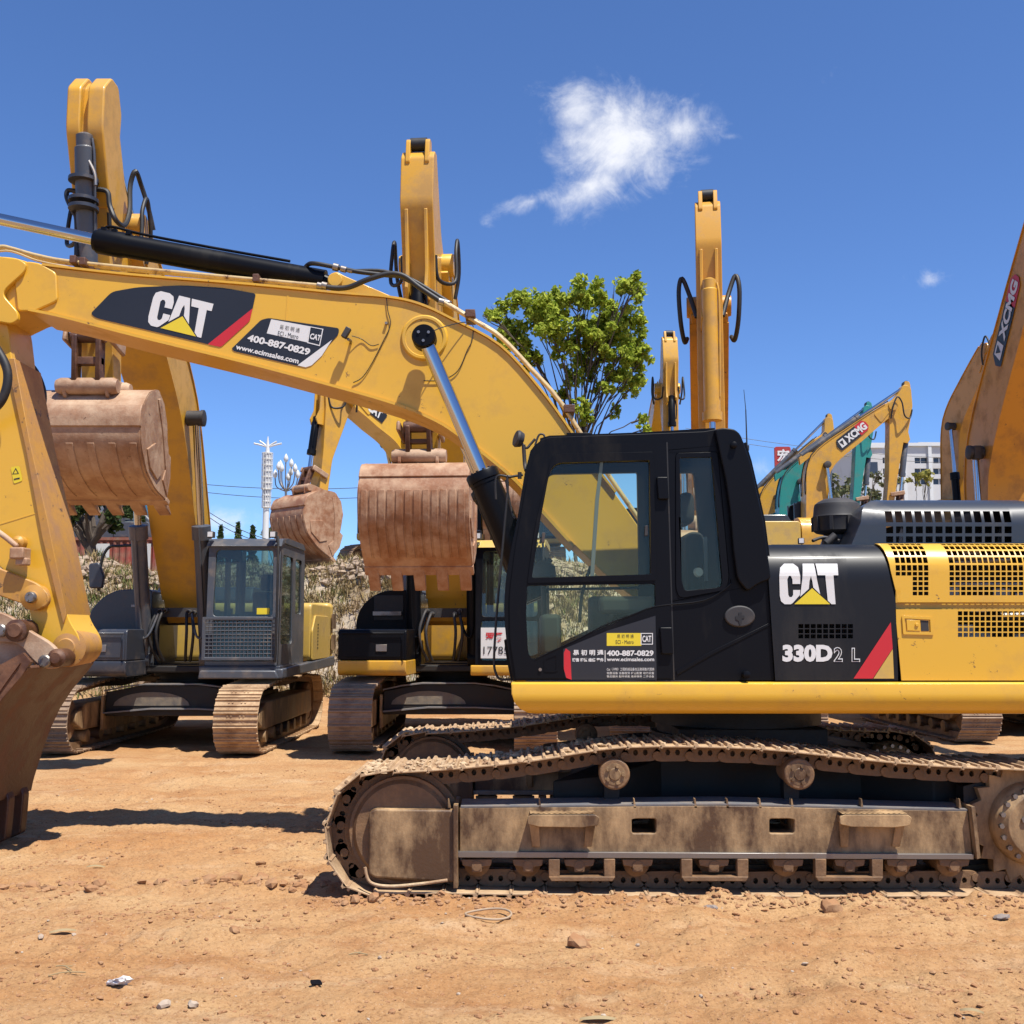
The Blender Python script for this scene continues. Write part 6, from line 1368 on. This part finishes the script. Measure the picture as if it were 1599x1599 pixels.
# face towards the camera when turned by +90 degrees is local -x
xlogo(upH, Vector((-.34, -1.35, 4.78)), hd_*1.15, hu*.27, H_)
excavator('teal green excavator boom between two yellow ones on the right terrace', 10.0, 40.2, TZ, R(90), 't', det=0, seed=10, group='excavators side by side on the right terrace', hw=(.2, .38, .42, .34, .2), foot=(.25, 1.9), bend=(.75, 4.25), tip=(3.2, 6.2), top=(3.7, 7.1), pin=(3.0, 3.0))
excavator('yellow excavator farthest left of the three on the right terrace, beside the red sign', 10.05, 44.4, TZ, R(90), 'y', det=0, seed=11, group='excavators side by side on the right terrace', hw=(.2, .38, .42, .34, .2), foot=(.25, 1.9), bend=(.85, 4.2), tip=(2.95, 6.5), top=(3.4, 7.5), pin=(2.8, 3.2))
excavator('pale grey excavator cab in side view behind the red container on the left', -12.6, 32.5, TZ, R(90), 'k', (.3, 1.6), (1.1, 1.5), (2.1, 1.0), (2.3, 1.3), (2.5, .9), det=0, seed=12, bs=.9)
# number board in the window of the second machine
q = MB(); q.poly([(.64, 1.30), (1.12, 1.30), (1.12, 1.74), (.64, 1.74)], [], lambda w, z: V3b(w, 1.775, z), (0, .01, 0)); nb = upB(q, 'number_board', 'decal_white', bevel=.002)
tm = text_mb('罗勇', lambda a, b: V3b(.71+.25*a, 1.782, 1.54+.13*b), .03); upB(tm, 'lettering', 'decal_red', nb, smooth=False, fix=False)
tm = text_mb('17785', lambda a, b: V3b(.68+.36*a, 1.782, 1.36+.11*b)); upB(tm, 'lettering', 'decal_black', nb, smooth=False, fix=False)

# ================================================================ trees, bushes, grass
def leaf_cloud(mb, rng, c, r, n, size, flat_=.8):
    for _ in range(n):
        d = Vector((rng.gauss(0, 1), rng.gauss(0, 1), rng.gauss(0, 1)*flat_)); d = d.normalized()*r*(rng.random()**.45); p_ = c+d
        nrm = (Vector((rng.gauss(0, 1), rng.gauss(0, 1), rng.gauss(.5, 1)))).normalized(); x = nrm.orthogonal().normalized(); x = (Matrix.Rotation(rng.uniform(0, 6.28), 3, nrm) @ x); y = nrm.cross(x); s = size*rng.uniform(.6, 1.3)
        mb.add([p_-x*s*.55, p_-y*s*.38+x*s*.05+nrm*s*.08, p_+x*s*.6-nrm*s*.12, p_+y*s*.38+x*s*.05+nrm*s*.08], [(0, 1, 2, 3)])
def tree(label, base, trunk_h, spots, leafm, size, per, seed, r0=.16, limbs=None):
    """spots: (offset from base, clump radius); limbs grow from the trunk to each clump"""
    rng = random.Random(seed); rt = thing('tree', label, 'tree', base)
    mb = MB(); top = Vector((0, 0, trunk_h))
    def limb(a, b, ra, rb, k=4):
        pts = [a.lerp(b, i/k)+Vector((rng.gauss(0, .03), rng.gauss(0, .03), 0))*(b-a).length*(0 < i < k) for i in range(k+1)]
        for i in range(k): mb.cyl(pts[i], pts[i+1], ra+(rb-ra)*i/k, ra+(rb-ra)*(i+1)/k, 7)
    limb(Vector((0, 0, -.2)), top, r0, r0*.7)
    for (o, r) in spots:
        o = Vector(o); s0 = Vector((0, 0, min(trunk_h, o.z*.8)*rng.uniform(.75, 1))); mid = s0.lerp(o, .5)+Vector((0, 0, .12*(o-s0).length)); limb(s0, mid, r0*.45, r0*.25, 3); limb(mid, o, r0*.25, .015, 3)
        for _ in range(4): limb(mid.lerp(o, rng.uniform(.3, 1)), o+Vector((rng.gauss(0, r*.5), rng.gauss(0, r*.5), rng.gauss(0, r*.4))), .02, .006, 2)
    mb.build('trunk', M['bark'], rt, fix=False)
    mb = MB()
    for (o, r) in spots:
        o = Vector(o); k = 9
        for _ in range(k):
            c = o+Vector((rng.gauss(0, r*.5), rng.gauss(0, r*.5), rng.gauss(0, r*.45))); leaf_cloud(mb, rng, c, r*rng.uniform(.3, .62), int(per*r*r)+3, size)
    mb.build('crown', M[leafm], rt, smooth=False, fix=False)
    return rt
def px_spots(lst, Y, base, seed, dy=.8):
    rng = random.Random(seed); return [(tuple(P(u, v, Y)+Vector((0, rng.uniform(-dy, dy), 0))-Vector(base)), r*Y/FPX) for u, v, r in lst]
bs_ = P(905, 905, 29); bs_.z = TZ-.1
sp1 = [(770, 500, 16), (815, 470, 20), (850, 500, 24), (835, 555, 20), (800, 530, 22), (880, 495, 20), (900, 480, 22), (955, 490, 28), (930, 530, 26), (965, 560, 24), (915, 560, 20), (975, 450, 18), (1000, 530, 16), (1005, 560, 14), (940, 600, 14), (880, 555, 16), (985, 605, 12), (795, 505, 28), (840, 480, 30), (870, 460, 18), (820, 540, 28), (860, 520, 26), (785, 480, 16), (915, 455, 22), (940, 475, 24), (985, 460, 22), (925, 500, 32), (965, 510, 32), (990, 500, 22), (940, 545, 30), (985, 545, 26), (995, 580, 20), (960, 585, 18), (900, 530, 24), (895, 585, 16), (880, 610, 14), (925, 575, 18), (905, 640, 14), (915, 660, 12), (950, 612, 9), (965, 633, 8), (1005, 655, 9), (1010, 668, 7), (975, 590, 14)]
TR_ = tree('tall airy tree with light green leaves behind the yellow boom and black cab', tuple(bs_), 3.6, px_spots(sp1, 29, bs_, 3), 'leaf', .14, 270, 3, r0=.06)
bs_ = P(140, 885, 27.5); bs_.z = TZ-.1
tree('dark leafy tree with several trunks above the bank at the left', tuple(bs_), .9, px_spots([(110, 775, 22), (140, 770, 26), (170, 790, 20), (195, 795, 14), (100, 800, 18), (90, 770, 20), (150, 800, 16), (70, 790, 20), (125, 740, 24), (180, 765, 16), (160, 815, 14), (185, 812, 12), (205, 800, 10), (120, 812, 14), (205, 780, 12)], 27.5, bs_, 5), 'leaf_dark', .13, 420, 5, r0=.2)
bs_ = P(1640, 800, 45); bs_.z = TZ
tree('tree with pale leaves behind the large orange boom at the right edge', tuple(bs_), 3, px_spots([(1600, 690, 26), (1605, 730, 28), (1640, 700, 40), (1595, 760, 20), (1650, 660, 30)], 45, bs_, 6), 'leaf_dull', .2, 60, 6)
def bush(label, lst, Y, m, seed, size=.16, per=90, z0=TZ):
    u = sum(l[0] for l in lst)/len(lst); b0 = P(u, 900, Y); b0.z = z0; tree(label, tuple(b0), .6, px_spots(lst, Y, b0, seed, .6), m, size, per, seed, r0=.07)['category'] = 'tree'
bush('greyish bush between the lettered yellow boom and the white building', [(1310, 775, 24), (1335, 760, 20), (1300, 750, 16), (1360, 770, 20), (1345, 790, 24)], 50, 'leaf_dull', 21, .22, 30)
bush('small golden green tree before the white building', [(1400, 745, 10), (1445, 745, 12), (1425, 750, 12), (1452, 740, 10)], 80, 'leaf_gold', 22, .35, 12, 3)
bush('low grey bush under the teal boom', [(1290, 765, 12), (1375, 740, 14)], 48, 'leaf_dull', 23, .2, 40)
for i, (u, h, lab) in enumerate(((372, 12, 'tiny dark conifer far off, left of the lamp tower'), (395, 9, 'lower dark conifer far off, right beside the lamp tower foot'), (345, 9, 'small rounded dark tree far off, above the grey cab roof'))):
    b0 = P(u, 840, 70); Z = 2.6; rt = thing('conifer', lab, 'tree', (b0.x, 70, Z)); rng = random.Random(i); mb = MB(); tp = P(u, 838-h*2, 70).z-Z
    mb.cyl((0, 0, 0), (0, 0, tp), .08, .02, 6); mb.build('trunk', M['bark'], rt)
    mb = MB()
    for k in range(30): t = k/30; leaf_cloud(mb, rng, Vector((0, 0, tp*(.15+.85*t))), .75*(1.05-t), 24, .3)
    mb.build('crown', M['leaf_dark'], rt, smooth=False, fix=False)
bush('round far tree at the foot of the street lamp', [(430, 826, 9), (445, 830, 10), (420, 832, 8)], 62, 'leaf_dull', 24, .3, 26, 2.8)
def grass():
    rng = random.Random(9); mbs = {'grass': MB(), 'grass_g': MB(), 'rock': MB()}; pts = []
    for i in range(34000):
        x = rng.uniform(-14, 14); y = rng.uniform(21.5, 27.5); pts.append((x, y))
    X = np.array([p[0] for p in pts]); Yv = np.array([p[1] for p in pts]); Z = height(X, Yv); D = fbm(X, Yv, .45, 3, 90)
    for (x, y), z, d in zip(pts, Z, D):
        k = rng.random()
        if z < .25: continue
        if z > 2.9 or k < .3-.5*d:
            if rng.random() < (.4 if z > 2.75 else .05): mbs['rock'].add(*rockmesh(rng, (x, y, float(z)+.02), rng.uniform(.05, .16), .8))
            if z > 2.95 and rng.random() < .7: continue
        mb = mbs['grass_g' if (k > .86 or (x < -8 and k > .6)) else 'grass']; hgt = rng.uniform(.08, .30)
        for b in range(5):
            a = rng.uniform(0, 6.28); l = Vector((math.cos(a), math.sin(a), 0)); w = Vector((-l.y, l.x, 0))*.009; p0 = Vector((x+rng.gauss(0, .07), y+rng.gauss(0, .07), float(z)-.03)); p1 = p0+l*hgt*.25+Vector((0, 0, hgt*.6)); p2 = p0+l*hgt*.6+Vector((0, 0, hgt))
            mb.add([p0-w, p0+w, p1+w, p1-w, p2], [(0, 1, 2, 3), (3, 2, 4)])
    tag(mbs['grass'].build('dry_grass', M['grass'], smooth=False, fix=False), kind='stuff', label='dry straw coloured grass covering the bank')
    tag(mbs['grass_g'].build('weeds', M['grass_g'], smooth=False, fix=False), kind='stuff', label='dull green weeds among the dry grass on the bank')
    tag(mbs['rock'].build('rubble', M['bank_rock'], smooth=False, fix=False), kind='stuff', label='pale stone rubble along the top of the bank')
    for i, (u, v, r, lab) in enumerate(((392, 900, .22, 'large'), )): pass
grass()

# ================================================================ distant structures
def red_container():
    c = P(165, 885, 29.5); rt = thing('shipping_container', 'weathered red corrugated container under the dark tree at the left', 'container', (c.x, 29.5, TZ))
    mb = MB(); n = 60; x0, x1 = -1.4, 1.35; top = 1.05; rows = [[], []]
    for i in range(n+1): x = x0+(x1-x0)*i/n; y = .04*(i % 4 in (1, 2)); rows[0].append((x, y, .05)); rows[1].append((x, y, top))
    mb.sheet(rows); mb.box(x0, x1, .06, 2.4, .05, top); mb.build('body', M['red_old'], rt)
    mb = MB(); mb.box(x0-.04, x1+.04, -.02, .06, top, top+.08); mb.box(x0-.04, x1+.04, -.02, .06, .0, .06); mb.build('rail', M['red_old'], rt, split=True)
    mb = MB(); mb.box(-.35, .1, -.03, -.01, .55, .95); mb.build('notice_board', M['white'], rt)
    mb = MB(); mb.box(x1-.35, x1-.1, -.03, -.01, .2, .95); mb.build('plate', M['white_dirty'], rt)
red_container()
def lamp_tower():
    Y = 58; b = P(415, 836, Y); rt = thing('lamp_tower', 'tall white ornamental lamp column with lattice drums and wing arms on top', 'lamp column', (b.x, Y, 2.4))
    px = Y/FPX; f = lambda v: P(415, v, Y).z-2.4
    mb = MB(); mb.rings((0, 0, 0), (0, 0, 1), [(0, .2), (f(770), .16), (f(705), .12), (f(692), .07), (f(682), .02)], 12); mb.build('pole', M['white'], rt)
    for (v0, v1, r) in ((793, 765, 7), (764, 708, 8.5)):
        mb = MB(); a, c = f(v0), f(v1); R_ = r*px; mb.rings((0, 0, a), (0, 0, 1), [(0, R_*.85), (c-a, R_*.85)], 12); dr = mb.build('drum', M['white_dirty'], rt)
        mb = MB()
        for k in range(12): an = k*.5236; mb.cyl((math.cos(an)*R_, math.sin(an)*R_, a), (math.cos(an)*R_, math.sin(an)*R_, c), .02, n=4)
        nr = int((c-a)/.3)
        for k in range(nr+1): z = a+(c-a)*k/nr; mb.tube([(math.cos(q)*R_, math.sin(q)*R_, z) for q in np.arange(0, 6.2, .52)], .018, 4, 0, True)
        mb.build('lattice', M['white'], dr)
    for (dx, dv) in ((-22, 693), (22, 693), (-13, 689), (14, 690)):
        mb = MB(); p0 = Vector((0, 0, f(699))); p2 = Vector((dx*px, 0, f(dv))); mb.tube([p0, p0.lerp(p2, .5)+Vector((0, 0, .02)), p2], .05, 6, 4); mb.build('wing_arm', M['white'], rt)
lamp_tower()
def globe_lamp():
    Y = 52; b = P(447, 836, Y); rt = thing('street_lamp', 'grey street lamp with a cluster of white bud shaped bulbs', 'street lamp', (b.x, Y, 2.6)); f = lambda u, v: Vector((P(u, v, Y).x-b.x, 0, P(u, v, Y).z-2.6))
    mb = MB(); mb.cyl((0, 0, 0), f(447, 768), .1, .06, 10)
    tips = [(447, 722), (437, 731), (457, 731), (429, 746), (465, 747), (442, 738), (453, 742), (436, 735), (462, 738), (449, 750)]
    for i, (u, v) in enumerate(tips):
        e_ = f(u, v); e_.y = .25*math.sin(i*2.3); mb.tube([f(447, 768), f(447, 768).lerp(e_, .55)+Vector(((e_.x)*.25, 0, -.15)), e_], .03, 5, 4)
    mb.build('pole', M['steel'], rt)
    for i, (u, v) in enumerate(tips):
        e_ = f(u, v); e_.y = .25*math.sin(i*2.3); mb = MB(); mb.rings(e_, (0, 0, 1), [(0, .04), (.05, .09), (.18, .12), (.3, .08), (.42, .01)], 10); mb.build('bulb', M['white'], rt)
globe_lamp()
def building():
    Y = 125; b = P(1420, 800, Y); rt = thing('apartment_building', 'white flat roofed building with rows of dark windows beyond the yellow booms', 'building', (b.x, Y, 2)); f = lambda u, v: (P(u, v, Y).x-b.x, P(u, v, Y).z-2)
    x0, z1 = f(1352, 697); x1, _ = f(1600, 697); mb = MB(); rng = random.Random(3)
    holes = []
    for r_, v in enumerate((716, 733, 749)):
        for u in (1368, 1398, 1435, 1464, 1500, 1535): a = f(u-6, v+8); c = f(u+14, v-1); holes.append([(a[0], a[1]), (c[0], a[1]), (c[0], c[1]), (a[0], c[1])])
    zb = -1
    mb.poly([(x0, zb), (x1, zb), (x1, z1), (x0, z1)], holes, lambda x, z: Vector((x, 0, z)), (0, .5, 0)); mb.box(x0, x1, 1.5, 14, zb, z1-.2); mb.build('wall', M['white_dirty'], rt)
    for h in holes:
        mb = MB(); mb.box(h[0][0]-.05, h[1][0]+.05, .3, .34, h[0][1]-.05, h[2][1]+.05); w = mb.build('window', M['window'], rt); mb = MB(); xm = (h[0][0]+h[1][0])/2; mb.box(xm-.05, xm+.05, .22, .30, h[0][1], h[2][1]); mb.build('window_bar', M['white'], w)
    a = f(1437, 697); c = f(1482, 693); mb = MB(); mb.box(a[0], c[0], .5, 6, a[1]-.2, c[1]+.25); mb.build('roof_storey', M['white_dirty'], rt)
    mb = MB(); c = f(1352, 695); d_ = f(1600, 695); mb.box(c[0]-.3, d_[0], -.3, .4, z1-.02, z1+.35); mb.build('parapet', M['white'], rt)
    for u in (1412, 1452, 1485): mb = MB(); c = f(u, 720); mb.box(c[0]-.2, c[0]+.2, -.25, .01, zb, z1-.03); mb.build('pilaster', M['white'], rt)
    q = P(1385, 750, 118); rt2 = thing('white_building', 'plain pale building wing left of the windowed white building', 'building', (q.x, 118, 2)); mb = MB(); a = P(1345, 700, 118); c = P(1378, 700, 118); mb.box(a.x-q.x, c.x-q.x, 0, 9, -1, a.z-2); mb.build('wall', M['white_dirty'], rt2); mb = MB(); mb.box(a.x-q.x-.2, c.x-q.x+.2, -.2, 9.2, a.z-2, a.z-1.7); mb.build('parapet', M['white'], rt2)
    for k in range(2): mb = MB(); zz = a.z-5-k*3.2; mb.box((a.x+c.x)/2-q.x-.6, (a.x+c.x)/2-q.x+.6, -.03, .05, zz, zz+1.4); mb.build('window', M['window'], rt2)
building()
def red_sign():
    Y = 70; b = P(1222, 840, Y); rt = thing('sign_board', 'red upright sign board with a white character beyond the yellow booms', 'sign', (b.x, Y, 3)); f = lambda u, v: (P(u, v, Y).x-b.x, P(u, v, Y).z-3)
    a = f(1211, 732); c = f(1235, 698); mb = MB(); mb.poly(rounded([(a[0], a[1]), (c[0], a[1]), (c[0], c[1]), (a[0], c[1])], .15), [], lambda x, z: Vector((x, 0, z)), (0, .2, 0)); mb.build('board', M['red'], rt)
    p0 = f(1214, 722); p1 = f(1233, 702); lettering('宏', lambda s, t: Vector((p0[0]+(p1[0]-p0[0])*s, -.03, p0[1]+(p1[1]-p0[1])*t)), M['decal_white'], rt, .03)
    mb = MB(); mb.box(-.15, .15, .05, .2, -.2, a[1]); mb.build('post', M['steel'], rt)
red_sign()
def wires():
    for i, (a, b, Y, sag, lab) in enumerate((((300, 745), (600, 750), 60, .6, 'uppermost thin power line crossing behind the lamp column'), ((300, 755), (600, 764), 60, .7, 'lower thin power line crossing behind the lamp column'), ((330, 786), (470, 835), 50, .8, 'power line sloping down behind the grey cab'), ((330, 800), (420, 838), 50, .5, 'lowest power line sloping down behind the grey cab'), ((1165, 678), (1480, 708), 80, .6, 'power line above the red sign'), ((1165, 686), (1480, 716), 80, .6, 'second power line above the red sign'))):
        p0, p1 = P(*a, Y), P(*b, Y); d = (p1-p0); p0 = p0-d*.3; p1 = p1+d*.3; mb = MB(); mb.tube([p0.lerp(p1, t/10)+Vector((0, 0, -sag*4*(t/10)*(1-t/10))) for t in range(11)], .018, 5, 2)
        o = mb.build('power_line', M['rubber'], off=(p0+p1)/2); o.location = (p0+p1)/2; tag(o, lab, 'power line', 'power lines')
wires()
